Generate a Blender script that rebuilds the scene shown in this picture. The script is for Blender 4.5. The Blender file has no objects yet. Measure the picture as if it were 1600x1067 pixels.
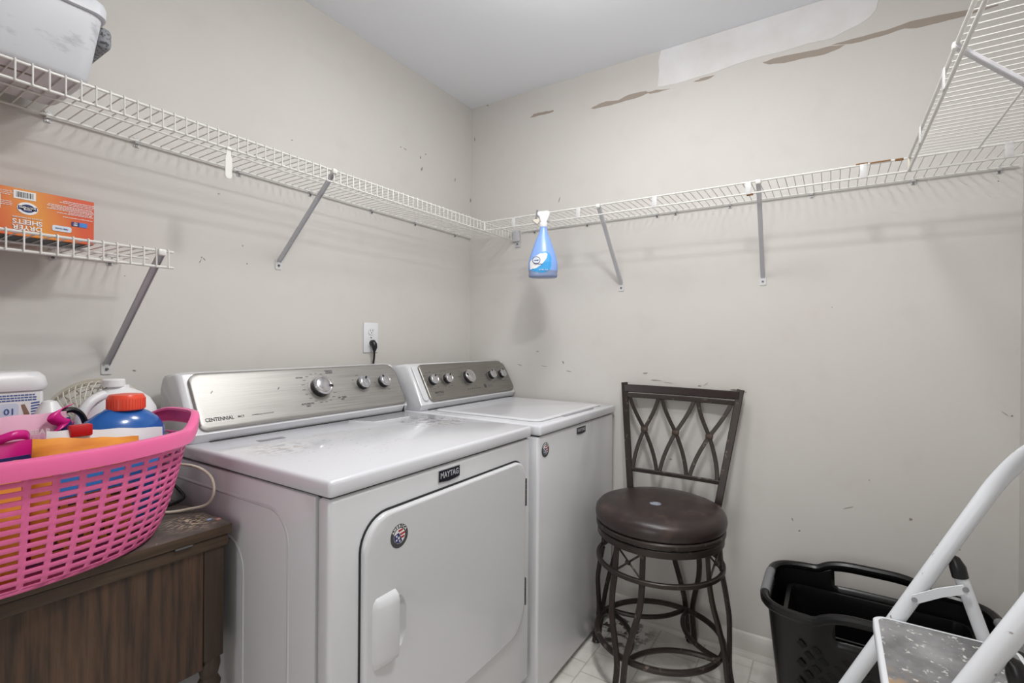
import bpy, bmesh, math, random
from mathutils import Vector, Matrix, noise
random.seed(7)
PI = math.pi
S = bpy.context.scene
C = S.collection
V = Vector

# ------------------------------------------------------------------ camera, light, exposure
def cam_axes(yaw, pitch, roll):
    y, p, r = map(math.radians, (yaw, pitch, roll))
    F = V((math.sin(-y)*math.cos(p), math.cos(-y)*math.cos(p), math.sin(p)))
    R = F.cross(V((0, 0, 1))).normalized(); U = R.cross(F)
    return F, R*math.cos(r)+U*math.sin(r), U*math.cos(r)-R*math.sin(r)
F_, R_, U_ = cam_axes(-57.1001, -0.1348, 0.4638)
CP = V((-2.0997, -1.6267, 1.2053)); FPX = 771.7457
cd = bpy.data.cameras.new('camera'); cam = bpy.data.objects.new('camera', cd); C.objects.link(cam)
M = Matrix.Identity(4)
for i in range(3):
    M[i][0] = R_[i]; M[i][1] = U_[i]; M[i][2] = -F_[i]; M[i][3] = CP[i]
cam.matrix_world = M
cd.sensor_fit = 'HORIZONTAL'; cd.sensor_width = 36; cd.lens = FPX/1600*36; cd.clip_start = .02
S.camera = cam
w = bpy.data.worlds.new('world'); S.world = w; w.use_nodes = True
w.node_tree.nodes['Background'].inputs[0].default_value = (.9, .95, 1, 1)
w.node_tree.nodes['Background'].inputs[1].default_value = .3
S.view_settings.view_transform = 'Standard'; S.view_settings.look = 'None'
S.view_settings.gamma = 1; S.view_settings.exposure = 0.0; S.view_settings.use_curve_mapping = False
LAMPS = [((-.88, -1.0), 'round white ceiling lamp above the washer and dryer'), ((-1.38, -1.5), 'round white ceiling lamp nearer the door')]
E_DOWN, E_GLOBE, E_FILL = .95, .95, 32   # scale of each group, watts of the added fill lamp
def lamp(n, typ, loc, e, rot=(0, 0, 0), **kw):
    l = bpy.data.lights.new(n, typ); l.energy = e; l.color = (1, .995, .985)
    for k, v in kw.items(): setattr(l, k, v)
    o = bpy.data.objects.new(n, l); o.location = loc; o.rotation_euler = rot; C.objects.link(o)
for ((lx, ly_), _), e1, e2, big in zip(LAMPS, (6.0, 12.5), (7.0, 8.0), (2.6, 1.9)):
    lamp('lamp_down_light', 'AREA', (lx, ly_, 2.38), E_DOWN*e1, shape='DISK', size=.10*big)
    lamp('lamp_globe_light', 'POINT', (lx, ly_, 2.30), E_GLOBE*e2, shadow_soft_size=.06*big)
lamp('doorway_fill_light', 'AREA', (-4.6, -1.1, 1.3), E_FILL, (0, -PI/2, 0), shape='RECTANGLE', size=1.6, size_y=1.6)  # unseen fill lamp, added beyond the doorway to brighten the lower walls

# ------------------------------------------------------------------ materials
def s2l(c):
    return tuple(((x/255)/12.92 if x/255 <= .04045 else ((x/255+.055)/1.055)**2.4) for x in c)
MATS = {}
def mat(name, rgb, rough=.5, metal=0, spec=.5, coat=0, trans=0, emit=0, alpha=1, sss=0):
    if name in MATS: return MATS[name]
    m = bpy.data.materials.new(name); m.use_nodes = True
    b = m.node_tree.nodes['Principled BSDF']
    b.inputs['Base Color'].default_value = (*s2l(rgb), 1)
    b.inputs['Roughness'].default_value = rough; b.inputs['Metallic'].default_value = metal
    b.inputs['Specular IOR Level'].default_value = spec; b.inputs['Coat Weight'].default_value = coat
    b.inputs['Transmission Weight'].default_value = trans
    if sss:
        b.inputs['Subsurface Weight'].default_value = sss; b.inputs['Subsurface Radius'].default_value = (.01, .01, .01)
        b.inputs['Subsurface Scale'].default_value = 1
    if emit:
        b.inputs['Emission Color'].default_value = (1, .98, .95, 1); b.inputs['Emission Strength'].default_value = emit
    MATS[name] = m
    return m
class NT:
    """small node-building helper for one material"""
    def __init__(s, m):
        s.m = m; s.t = m.node_tree; s.b = s.t.nodes['Principled BSDF']
        s.geo = s.t.nodes.new('ShaderNodeNewGeometry')
        s.pos = s.geo.outputs['Position']
    def n(s, typ, **kw):
        x = s.t.nodes.new(typ)
        for k, v in kw.items(): setattr(x, k, v)
        return x
    def link(s, a, b): s.t.links.new(a, b)
    def mapping(s, scale=(1, 1, 1), loc=(0, 0, 0), rot=(0, 0, 0)):
        x = s.n('ShaderNodeMapping'); x.inputs['Scale'].default_value = scale
        x.inputs['Location'].default_value = loc; x.inputs['Rotation'].default_value = rot
        s.link(s.pos, x.inputs['Vector']); return x.outputs[0]
    def noise(s, scale, detail=4, vec=None, rough=.55):
        x = s.n('ShaderNodeTexNoise'); x.inputs['Scale'].default_value = scale
        x.inputs['Detail'].default_value = detail; x.inputs['Roughness'].default_value = rough
        s.link(vec or s.pos, x.inputs['Vector']); return x.outputs['Fac']
    def ramp(s, fac, a, b, ca=0, cb=1):
        x = s.n('ShaderNodeMapRange'); x.inputs[1].default_value = a; x.inputs[2].default_value = b
        x.inputs[3].default_value = ca; x.inputs[4].default_value = cb
        s.link(fac, x.inputs[0]); return x.outputs[0]
    def math(s, op, a, b=None):
        x = s.n('ShaderNodeMath', operation=op)
        for i, q in enumerate((a, b)):
            if q is None: continue
            if isinstance(q, (int, float)): x.inputs[i].default_value = q
            else: s.link(q, x.inputs[i])
        return x.outputs[0]
    def mix(s, fac, a, b):
        x = s.n('ShaderNodeMix', data_type='RGBA')
        if isinstance(fac, (int, float)): x.inputs[0].default_value = fac
        else: s.link(fac, x.inputs[0])
        for i, q in ((6, a), (7, b)):
            if isinstance(q, tuple): x.inputs[i].default_value = (*s2l(q), 1)
            else: s.link(q, x.inputs[i])
        return x.outputs[2]
    def color(s, c): s.link(c, s.b.inputs['Base Color'])
    def bump(s, h, strength=.2, dist=.002):
        x = s.n('ShaderNodeBump'); x.inputs['Strength'].default_value = strength; x.inputs['Distance'].default_value = dist
        s.link(h, x.inputs['Height']); s.link(x.outputs[0], s.b.inputs['Normal'])
    def near(s, p, r0, r1):
        """1 near point p fading to 0 between r0 and r1"""
        d = s.n('ShaderNodeVectorMath', operation='DISTANCE'); s.link(s.pos, d.inputs[0]); d.inputs[1].default_value = p
        return s.ramp(d.outputs['Value'], r0, r1, 1, 0)

WALL = mat('wall_paint', (207, 204, 199), .6, spec=.25)
t = NT(WALL)
a = t.ramp(t.noise(1.3, 3), .3, .7); b_ = t.ramp(t.noise(9, 5), .56, .75, 0, .18)
t.color(t.mix(b_, t.mix(a, (209, 206, 202), (204, 200, 195)), (190, 183, 176)))
t.bump(t.noise(260, 2), .06, .001)
CEIL = mat('ceiling_paint', (236, 239, 244), .85, spec=.1)
t = NT(CEIL); t.bump(t.noise(300, 2), .06, .001)
FLOOR = mat('vinyl_floor', (222, 219, 214), .35)
t = NT(FLOOR)
sep = t.n('ShaderNodeSeparateXYZ'); t.link(t.pos, sep.inputs[0])
def gridline(v, off, per, wd):
    q = t.math('FRACT', t.math('ADD', t.math('DIVIDE', t.math('ADD', v, off), per), .5))
    return t.ramp(t.math('ABSOLUTE', t.math('SUBTRACT', q, .5)), wd/per/2, wd/per, 1, 0)
rowi = t.math('FLOOR', t.math('DIVIDE', t.math('ADD', sep.outputs['Y'], .866), .174))
odd = t.math('FRACT', t.math('MULTIPLY', rowi, .5))
shx = t.math('ADD', sep.outputs['X'], t.math('MULTIPLY', odd, .11))
g = t.math('MAXIMUM', gridline(sep.outputs['Y'], .866, .174, .0035), gridline(shx, .393, .232, .0035))
g2 = t.math('MULTIPLY', gridline(shx, .49, .232, .0035), .6)
g = t.math('MAXIMUM', g, g2)
mar = t.ramp(t.noise(14, 7), .35, .7)
base = t.mix(mar, (236, 233, 228), (216, 211, 204))
base = t.mix(t.math('MULTIPLY', g, .45), base, (150, 140, 128))
dirt = t.math('MULTIPLY', t.near((-.13, -.89, 0), .08, .17), t.ramp(t.noise(30, 8), .47, .56))
base = t.mix(dirt, base, (62, 56, 50))
spk = t.ramp(t.noise(120, 2), .74, .78)
t.color(t.mix(spk, base, (90, 82, 74)))
TRIM = mat('trim_paint', (206, 202, 196), .4)
ENAMEL = mat('white_enamel', (212, 213, 216), .16, coat=.3)
def stained_top():
    m = mat('white_enamel_stained', (214, 215, 220), .16, coat=.3)
    t = NT(m)
    n1 = t.ramp(t.noise(42, 8, rough=.7), .49, .55)
    n2 = t.ramp(t.noise(75, 6, t.mapping((1, 3, 1)), rough=.65), .56, .63)
    s = t.math('MULTIPLY', t.near((-.80, -.47, .926), .04, .15), n1)
    s2 = t.math('MULTIPLY', t.near((-.73, -.50, .926), .0, .12), n2)
    s3 = t.math('MULTIPLY', t.near((-1.22, -.50, .926), .0, .28), t.ramp(t.noise(48, 6, t.mapping((1, 2.2, 1)), rough=.6), .63, .68))
    s4 = t.math('MULTIPLY', t.near((-1.36, -.45, .926), .0, .10), t.math('MULTIPLY', n1, .7))
    f = t.math('MAXIMUM', t.math('MAXIMUM', s, s2), t.math('MAXIMUM', s3, s4))
    t.color(t.mix(t.math('MULTIPLY', f, .9), (214, 215, 220), t.mix(t.ramp(t.noise(25, 3), .4, .6), (96, 90, 88), (160, 142, 122))))
    t.bump(t.noise(5, 2), .12, .004)
    return m
LIDTOP = stained_top()
STEEL = mat('brushed_steel', (176, 174, 170), .45, metal=1)
t = NT(STEEL)
nz = t.noise(6, 6, t.mapping((1, 60, 60)))
t.color(t.mix(t.ramp(nz, .3, .7), (158, 156, 152), (182, 180, 177)))
t.link(t.ramp(nz, .3, .7, .42, .54), t.b.inputs['Roughness'])
CHROME = mat('satin_chrome', (205, 205, 208), .2, metal=1)
BLACKP = mat('black_plastic', (22, 22, 24), .3)
DKGREY = mat('dark_grey_print', (70, 70, 72), .6)
LTGREY = mat('grey_print', (120, 120, 122), .6)
GAP = mat('dark_gap', (38, 38, 40), .8)
WIRE = mat('white_vinyl_wire', (218, 217, 213), .3)
WIREG = mat('galvanised_brace', (190, 190, 194), .4)
CLIP = mat('clip_plastic', (205, 205, 205), .35)
SCREW = mat('screw_metal', (110, 110, 112), .35, metal=1)
RUST = mat('rust', (128, 92, 58), .8)
PATCHW = mat('primer_white', (226, 225, 227), .7)
t = NT(PATCHW); t.color(t.mix(t.ramp(t.noise(6, 5), .35, .7), (228, 227, 229), (216, 213, 210)))
PATCHB = mat('torn_paper_brown', (160, 149, 138), .8)
SCUFF = mat('scuff_dark', (146, 138, 130), .8)
STOOLM = mat('bronze_metal', (46, 38, 34), .38, metal=.35)
t = NT(STOOLM)
t.color(t.mix(t.ramp(t.noise(35, 6), .62, .72), (52, 44, 40), (112, 98, 88)))
SEATM = mat('brown_leatherette', (48, 36, 34), .36)
t = NT(SEATM)
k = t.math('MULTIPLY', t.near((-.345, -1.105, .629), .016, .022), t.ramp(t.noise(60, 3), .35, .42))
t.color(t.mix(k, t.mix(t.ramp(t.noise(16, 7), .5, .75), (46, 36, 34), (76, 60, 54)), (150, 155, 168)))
t.bump(t.noise(120, 3), .12, .001)
CLAMP = mat('bronze_clamp', (84, 72, 64), .45, metal=.5)
HAMP = mat('black_hamper_plastic', (11, 11, 12), .3, spec=.4)
HAMPG = mat('grey_grip', (120, 121, 124), .4)
LADW = mat('white_tube_enamel', (222, 225, 229), .25)
t = NT(LADW); t.color(t.mix(t.ramp(t.noise(45, 7), .68, .74), (224, 227, 231), (120, 108, 96)))
LADMAT = mat('worn_grey_tread', (150, 150, 150), .7)
t = NT(LADMAT)
t1 = t.mix(t.ramp(t.noise(9, 7), .35, .68), (86, 86, 87), (150, 150, 151))
t2 = t.mix(t.ramp(t.noise(55, 8, rough=.68), .58, .63), t1, (206, 204, 200))
t.color(t.mix(t.math('MULTIPLY', t.near((-1.02, -1.72, .60), .0, .09), t.ramp(t.noise(35, 5), .4, .6)), t2, (176, 142, 100)))
t.bump(t.noise(90, 4), .35, .002)
WOOD = mat('dark_walnut_laminate', (70, 52, 40), .5)
t = NT(WOOD)
v1 = t.noise(9, 8, t.mapping((9, 9, .5)), rough=.6)
t.color(t.mix(t.ramp(v1, .35, .68), (42, 32, 26), (92, 68, 50)))
t.bump(v1, .15, .001)
WOODTRIM = mat('walnut_edge', (72, 56, 43), .45)
t = NT(WOODTRIM)
v1 = t.noise(9, 6, t.mapping((.8, 10, 12)))
t.color(t.mix(t.ramp(v1, .35, .68), (60, 47, 34), (82, 64, 48)))
WOODLEG = mat('walnut_leg', (56, 42, 32), .5)
t = NT(WOODLEG); v1 = t.noise(9, 8, t.mapping((9, 9, .5)), rough=.6); t.color(t.mix(t.ramp(v1, .35, .68), (50, 38, 28), (66, 50, 38)))
WOODTOP = mat('worn_cabinet_top', (76, 68, 62), .5)
t = NT(WOODTOP)
cc = t.mix(t.ramp(t.noise(16, 6), .35, .65), (66, 58, 54), (98, 90, 84))
k = t.math('MULTIPLY', t.near((-1.55, -.405, .785), .005, .075), t.ramp(t.noise(70, 5, t.mapping((1, 2.5, 1))), .5, .58))
cc = t.mix(k, cc, (196, 176, 154))
t.color(t.mix(t.ramp(t.noise(160, 2), .72, .76), cc, (180, 174, 168)))
PINK = mat('pink_basket_plastic', (238, 110, 164), .33, sss=.15)
ORANGE = mat('orange_packet', (240, 158, 62), .45)
t = NT(ORANGE)
t.color(t.mix(t.ramp(t.noise(10, 5, t.mapping((1, 1, 4))), .4, .7), (244, 164, 66), (222, 134, 50)))
MAGENTA = mat('magenta_film', (204, 22, 130), .3)
PINKFILM = mat('pink_clear_film', (222, 168, 192), .25)
NAVY = mat('navy_print', (38, 44, 104), .4)
BLUEB = mat('blue_bottle', (26, 92, 170), .2, coat=.4)
REDCAP = mat('red_orange_cap', (232, 78, 52), .28)
REDC = mat('red_clip', (190, 22, 32), .3)
WHITEP = mat('white_plastic', (228, 228, 230), .32)
BLUEPK = mat('blue_print', (54, 128, 206), .45)
CREAM = mat('cream_cable', (212, 204, 186), .4)
FANM = mat('ivory_plastic', (206, 200, 186), .4)
PAPER = mat('paper_white', (232, 232, 232), .6)
BLUE01 = mat('label_blue', (66, 92, 150), .5)
SKIN = mat('brown_print', (140, 110, 92), .6)
TUBM = mat('dirty_white_bin', (206, 208, 213), .4)
t = NT(TUBM)
t.color(t.mix(t.ramp(t.noise(9, 8, t.mapping((1, 1, 2.5)), rough=.65), .58, .7, 0, .7), (210, 212, 217), (150, 150, 156)))
TUBD = mat('speckled_grey', (120, 122, 126), .6)
t = NT(TUBD); t.color(t.mix(t.ramp(t.noise(160, 3), .5, .62), (136, 138, 142), (64, 64, 68)))
TUBU = mat('bin_underside', (178, 178, 184), .5)
BOXO = mat('orange_carton', (222, 106, 52), .42)
t = NT(BOXO)
sep = t.n('ShaderNodeSeparateXYZ'); t.link(t.pos, sep.inputs[0])
gx = t.ramp(t.math('ABSOLUTE', t.math('ADD', t.math('ADD', sep.outputs['X'], t.math('MULTIPLY', sep.outputs['Z'], .25)), 1.395)), .0, .075)
t.color(t.mix(gx, (222, 146, 52), (208, 82, 44)))
SPRAY = mat('blue_spray_bottle', (104, 152, 226), .25)
t = NT(SPRAY); sep = t.n('ShaderNodeSeparateXYZ'); t.link(t.pos, sep.inputs[0])
t.color(t.mix(t.ramp(sep.outputs['Z'], 1.494, 1.50), (132, 146, 180), (136, 172, 236)))
LBLB = mat('label_cyan', (58, 160, 222), .4)
BROWN_BLK = mat('text_brown', (72, 44, 22), .6)
OUTLET = mat('outlet_plastic', (224, 225, 228), .35)
CLEAR = mat('clear_tag', (224, 222, 218), .3)
LAMPG = mat('lamp_glass', (240, 238, 232), .4, emit=1.2)
RED_ST = mat('stripe_red', (170, 50, 52), .5)

# ------------------------------------------------------------------ mesh helpers
class MB:
    def __init__(s): s.v = []; s.f = []; s.mi = []; s.mats = []
    def add(s, vs, fs, m=None):
        o = len(s.v); s.v += [V(q) for q in vs]
        if m is not None and m not in s.mats: s.mats.append(m)
        k = s.mats.index(m) if m is not None else 0
        for f in fs: s.f.append(tuple(i+o for i in f)); s.mi.append(k)
        return s
    def bm(s, bm, mtx=None, m=None):
        bm.verts.ensure_lookup_table(); bm.verts.index_update()
        vs = [(mtx @ v.co if mtx else v.co.copy()) for v in bm.verts]
        s.add(vs, [tuple(v.index for v in f.verts) for f in bm.faces], m); bm.free(); return s
    def box(s, lo, hi, bev=0, seg=2, mtx=None, m=None, only=None):
        bm = bmesh.new(); bmesh.ops.create_cube(bm, size=1)
        lo = V(lo); hi = V(hi); c = (lo+hi)/2; d = hi-lo
        for v in bm.verts: v.co = V((c[i]+v.co[i]*d[i] for i in range(3)))
        if bev:
            es = [e for e in bm.edges if only is None or only(e)]
            bmesh.ops.bevel(bm, geom=es, offset=bev, segments=seg, profile=.5, affect='EDGES')
        return s.bm(bm, mtx, m)
    def tube(s, pts, r, n=10, closed=False, caps=True, m=None, flat=None, up=None):
        """swept round (or flat=(w,h) rectangular) bar along points; r may be a list"""
        pts = [V(p) for p in pts]; N = len(pts)
        T = []
        for i in range(N):
            if closed: d = pts[(i+1) % N]-pts[i-1]
            else: d = pts[min(i+1, N-1)]-pts[max(i-1, 0)]
            T.append(d.normalized())
        u = V(up) if up else (V((0, 0, 1)) if abs(T[0].z) < .9 else V((1, 0, 0)))
        u = (u-T[0]*u.dot(T[0])).normalized()
        vs = []
        for i in range(N):
            if up:
                q = V(up); u = (q-T[i]*q.dot(T[i])).normalized()
            elif i:
                u = (u-T[i]*u.dot(T[i])).normalized()
            w = T[i].cross(u)
            if flat:
                a, b = flat[0]/2, flat[1]/2
                e = min(a, b)*.35
                for x, y in ((a-e, b), (a, b-e), (a, -b+e), (a-e, -b), (-a+e, -b), (-a, -b+e), (-a, b-e), (-a+e, b)):
                    vs.append(pts[i]+w*x+u*y)
                n = 8
            else:
                rr = r[i] if isinstance(r, (list, tuple)) else r
                for k in range(n):
                    a = 2*PI*k/n; vs.append(pts[i]+(u*math.cos(a)+w*math.sin(a))*rr)
        fs = []
        for i in range(N if closed else N-1):
            a = i*n; b = ((i+1) % N)*n
            for k in range(n): fs.append((a+k, a+(k+1) % n, b+(k+1) % n, b+k))
        if caps and not closed:
            fs.append(tuple(reversed(range(n)))); fs.append(tuple((N-1)*n+k for k in range(n)))
        return s.add(vs, fs, m)
    def lathe(s, prof, c=(0, 0, 0), n=40, sx=1, sy=1, mtx=None, m=None, close=True):
        """prof [(r,z)...] about z axis"""
        vs = []; c = V(c)
        for r, z in prof:
            for k in range(n):
                a = 2*PI*k/n; p = V((r*math.cos(a)*sx, r*math.sin(a)*sy, z))
                vs.append(mtx @ p if mtx else p+c)
        fs = []
        for i in range(len(prof)-1):
            for k in range(n): fs.append((i*n+k, i*n+(k+1) % n, (i+1)*n+(k+1) % n, (i+1)*n+k))
        if close:
            fs.append(tuple(reversed(range(n)))); fs.append(tuple((len(prof)-1)*n+k for k in range(n)))
        return s.add(vs, fs, m)
    def prism(s, poly, depth, mtx, m=None, z0=0):
        """polygon in local xy extruded along local z from z0 to z0+depth"""
        n = len(poly)
        vs = [mtx @ V((x, y, z0)) for x, y in poly]+[mtx @ V((x, y, z0+depth)) for x, y in poly]
        fs = [tuple(reversed(range(n))), tuple(range(n, 2*n))]+[(i, (i+1) % n, (i+1) % n+n, i+n) for i in range(n)]
        return s.add(vs, fs, m)
    def build(s, name, m=None, parent=None, smooth=35, root=None, bevel=0):
        me = bpy.data.meshes.new(name)
        off = V((0, 0, 0))
        r = parent
        while r is not None: off += V(r.location); r = r.parent
        if parent is None and root is not None: off = V(root)
        me.from_pydata([v-off for v in s.v], [], s.f)
        if s.mats and s.mats[0] is not None:
            for q in s.mats: me.materials.append(q)
            me.polygons.foreach_set('material_index', s.mi)
        elif m: me.materials.append(m)
        b = bmesh.new(); b.from_mesh(me); bmesh.ops.recalc_face_normals(b, faces=b.faces); b.to_mesh(me); b.free()
        if smooth:
            me.polygons.foreach_set('use_smooth', [True]*len(me.polygons))
            me.set_sharp_from_angle(angle=math.radians(smooth))
        me.update()
        o = bpy.data.objects.new(name, me); C.objects.link(o)
        if parent is not None: o.parent = parent
        elif root is not None: o.location = root
        if bevel:
            q = o.modifiers.new('bevel', 'BEVEL'); q.width = bevel; q.segments = 2; q.limit_method = 'ANGLE'; q.angle_limit = math.radians(40)
        return o
def thing(name, label, cat, loc=(0, 0, 0), group=None):
    o = bpy.data.objects.new(name, None); C.objects.link(o); o.location = loc; o.empty_display_size = .05
    o['label'] = label; o['category'] = cat
    if group: o['group'] = group
    return o
def tag(o, label, cat, group=None):
    o['label'] = label; o['category'] = cat
    if group: o['group'] = group
    return o
def struct(o): o['kind'] = 'structure'; return o
def frame(o, x, y):
    """matrix with local x,y axes given, z = x cross y"""
    x = V(x).normalized(); y = V(y); y = (y-x*y.dot(x)).normalized(); z = x.cross(y)
    m = Matrix.Identity(4)
    for i in range(3): m[i][0] = x[i]; m[i][1] = y[i]; m[i][2] = z[i]; m[i][3] = o[i]
    return m
def rrect(x0, y0, x1, y1, r, n=5):
    if not isinstance(r, (tuple, list)): r = (r,)*4
    out = []
    for (cx, cy, a0, q) in ((x1-r[0], y1-r[0], 0, r[0]), (x0+r[1], y1-r[1], 90, r[1]), (x0+r[2], y0+r[2], 180, r[2]), (x1-r[3], y0+r[3], 270, r[3])):
        for i in range(n+1):
            a = math.radians(a0+90*i/n); out.append((cx+q*math.cos(a), cy+q*math.sin(a)))
    return out
def ellipse(cx, cy, rx, ry, n=28): return [(cx+rx*math.cos(2*PI*i/n), cy+ry*math.sin(2*PI*i/n)) for i in range(n)]
def catmull(P, k=6, closed=False):
    P = [V(p) for p in P]; out = []; N = len(P)
    for i in range(N if closed else N-1):
        if closed: p0, p1, p2, p3 = P[i-1], P[i], P[(i+1) % N], P[(i+2) % N]
        else: p0, p1, p2, p3 = P[max(i-1, 0)], P[i], P[i+1], P[min(i+2, N-1)]
        for j in range(k):
            t = j/k
            out.append(.5*((2*p1)+(-p0+p2)*t+(2*p0-5*p1+4*p2-p3)*t*t+(-p0+3*p1-3*p2+p3)*t**3))
    if not closed: out.append(P[-1])
    return out
def lettering(string, mtx, size, m, parent, name='lettering', extr=.0003, width=None, italic=0):
    """raised printed text lying in the local xy plane of mtx, centred"""
    cu = bpy.data.curves.new(name, 'FONT'); cu.body = string; cu.size = size; cu.extrude = extr
    cu.align_x = 'CENTER'; cu.align_y = 'CENTER'; cu.shear = italic; cu.offset = size*.02; cu.resolution_u = 3
    to = bpy.data.objects.new(name+'_curve', cu); C.objects.link(to)
    bpy.context.view_layer.update()
    me = bpy.data.meshes.new_from_object(to.evaluated_get(bpy.context.evaluated_depsgraph_get()))
    bpy.data.objects.remove(to); bpy.data.curves.remove(cu)
    xs = [v.co.x for v in me.vertices]; k = width/(max(xs)-min(xs)) if width else 1
    off = V((0, 0, 0)); r = parent
    while r is not None: off += V(r.location); r = r.parent
    for v in me.vertices: v.co = (mtx @ V((v.co.x*k, v.co.y, v.co.z)))-off
    me.materials.clear(); me.materials.append(m)
    o = bpy.data.objects.new(name, me); C.objects.link(o); o.parent = parent
    return o
def on_wall_b(u, v):
    """point of the right wall (plane x=0) seen at photo position u,v; used for marks lying on that wall"""
    d = F_+R_*((u-800)/FPX)-U_*((v-533.5)/FPX); k = -CP.x/d.x; p = CP+d*k
    return p
def on_wall_a(u, v):
    d = F_+R_*((u-800)/FPX)-U_*((v-533.5)/FPX); k = -CP.y/d.y
    return CP+d*k

# ------------------------------------------------------------------ room
H = 2.44; XD = -2.75; YC = -2.11
def slab(name, lo, hi, m): return struct(MB().box(lo, hi).build(name, m, smooth=0))
slab('floor', (XD-.1, YC-.1, -.1), (.1, .1, 0), FLOOR)
slab('ceiling', (XD-.1, YC-.1, H), (.1, .1, H+.1), CEIL)
wl = slab('wall_left', (XD-.1, 0, 0), (.1, .1, H), WALL)
wr = slab('wall_right', (0, YC-.1, 0), (.1, 0, H), WALL)
slab('wall_near', (XD-.1, YC-.1, 0), (0, YC, H), WALL)
struct(MB().box((XD-.1, YC, 0), (XD, -1.55, H)).box((XD-.1, -.75, 0), (XD, 0, H)).box((XD-.1, -1.55, 2.03), (XD, -.75, H)).build('wall_back', WALL, smooth=0))  # doorway opening lets the added fill lamp shine in
struct(MB().box((XD-.11, -1.56, 0), (XD+.015, -1.49, 2.04), .003).box((XD-.11, -.81, 0), (XD+.015, -.74, 2.04), .003).box((XD-.11, -1.56, 1.97), (XD+.015, -.74, 2.04), .003).build('trim_1', TRIM))
def base_profile():   # (outwards, height)
    return [(0, 0), (.028, 0), (.028, .006), (.024, .015), (.014, .02), (.0135, .062), (.011, .068), (.009, .078), (.004, .084), (0, .086)]
def baseboard(name, p0, p1, out):
    out = V(out); vs = []; P = base_profile()
    for p in (p0, p1):
        for a, h in P: vs.append(V(p)+out*a+V((0, 0, h)))
    n = len(P)
    fs = [(i, (i+1) % n, n+(i+1) % n, n+i) for i in range(n)]+[tuple(range(n)), tuple(range(n, 2*n))]
    return struct(MB().add(vs, fs).build(name, TRIM, smooth=30))
baseboard('baseboard_right', (0, 0, 0), (0, YC, 0), (-1, 0, 0))
baseboard('baseboard_left', (XD, 0, 0), (-.03, 0, 0), (0, -1, 0))
baseboard('baseboard_near', (XD, YC, 0), (-.03, YC, 0), (0, 1, 0))

# marks that belong to the right wall
def decal(polys, f, out, name, m, parent):
    mb = MB()
    for poly in polys:
        pts = [f(*q) for q in poly]; n = len(pts); o = V(out)
        mb.add([p+o*.0002 for p in pts]+[p+o*.001 for p in pts], [tuple(range(n)), tuple(range(n, 2*n))]+[(i, (i+1) % n, (i+1) % n+n, i+n) for i in range(n)])
    return mb.build(name, m, parent, smooth=0)
def jag(poly, amp, k=4):
    out = []
    for i in range(len(poly)):
        a, b = poly[i], poly[(i+1) % len(poly)]
        for j in range(k):
            t = j/k; q = (a[0]+(b[0]-a[0])*t, a[1]+(b[1]-a[1])*t)
            out.append((q[0]+random.uniform(-amp, amp), q[1]+random.uniform(-amp, amp)*.6))
    return out
z6 = lambda L: [(740+x/1.8605, y/1.8605) for x, y in L]
def clipz(u, v):
    p = on_wall_b(u, v); p.z = min(p.z, H-.001); return p
decal([[(1033, 77), (1160, 36), (1283, -2), (1385, -32)]+[(1380, -12), (1372, 0), (1369, 14), (1360, 26), (1343, 38), (1318, 50), (1300, 60), (1262, 68), (1225, 80), (1190, 88), (1150, 100), (1120, 112), (1085, 122), (1060, 130), (1040, 134), (1028, 136), (1030, 110), (1029, 96)]],
      clipz, (-1, 0, 0), 'primer_patch', PATCHW, wr)
strips = [[(165, 343), (175, 332), (200, 326), (232, 320), (230, 326), (205, 333), (185, 337)],
          [(340, 315), (365, 302), (385, 295), (420, 292), (450, 275), (500, 264), (510, 270), (480, 283), (430, 296), (400, 305), (350, 317)],
          [(505, 268), (530, 262), (570, 258), (540, 268), (515, 273)],
          [(640, 238), (660, 228), (700, 219), (690, 227), (660, 236)],
          [(840, 182), (870, 170), (930, 158), (1000, 143), (1040, 134), (1080, 130), (1060, 142), (1020, 158), (950, 172), (900, 183), (860, 187)],
          [(1040, 131), (1100, 114), (1200, 87), (1270, 63), (1350, 45), (1430, 30), (1520, 8), (1525, 16), (1430, 46), (1350, 66), (1290, 82), (1255, 82), (1180, 106), (1100, 127), (1060, 130)]]
decal([jag(z6(L), .7, 3) for L in strips], on_wall_b, (-1, 0, 0), 'torn_paint_strip', PATCHB, wr)
def specks(L, f, out, parent):
    polys = []
    for (u, v, a, b, r) in L:
        c, s = math.cos(math.radians(r)), math.sin(math.radians(r))
        polys.append([(u+c*x-s*y, v+s*x+c*y) for x, y in [(a*math.cos(2*PI*i/9)*random.uniform(.7, 1.15), b*math.sin(2*PI*i/9)*random.uniform(.6, 1.2)) for i in range(9)]])
    o = decal(polys, f, out, 'scuff_mark', SCUFF, parent); o['kind'] = 'stuff'
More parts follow.
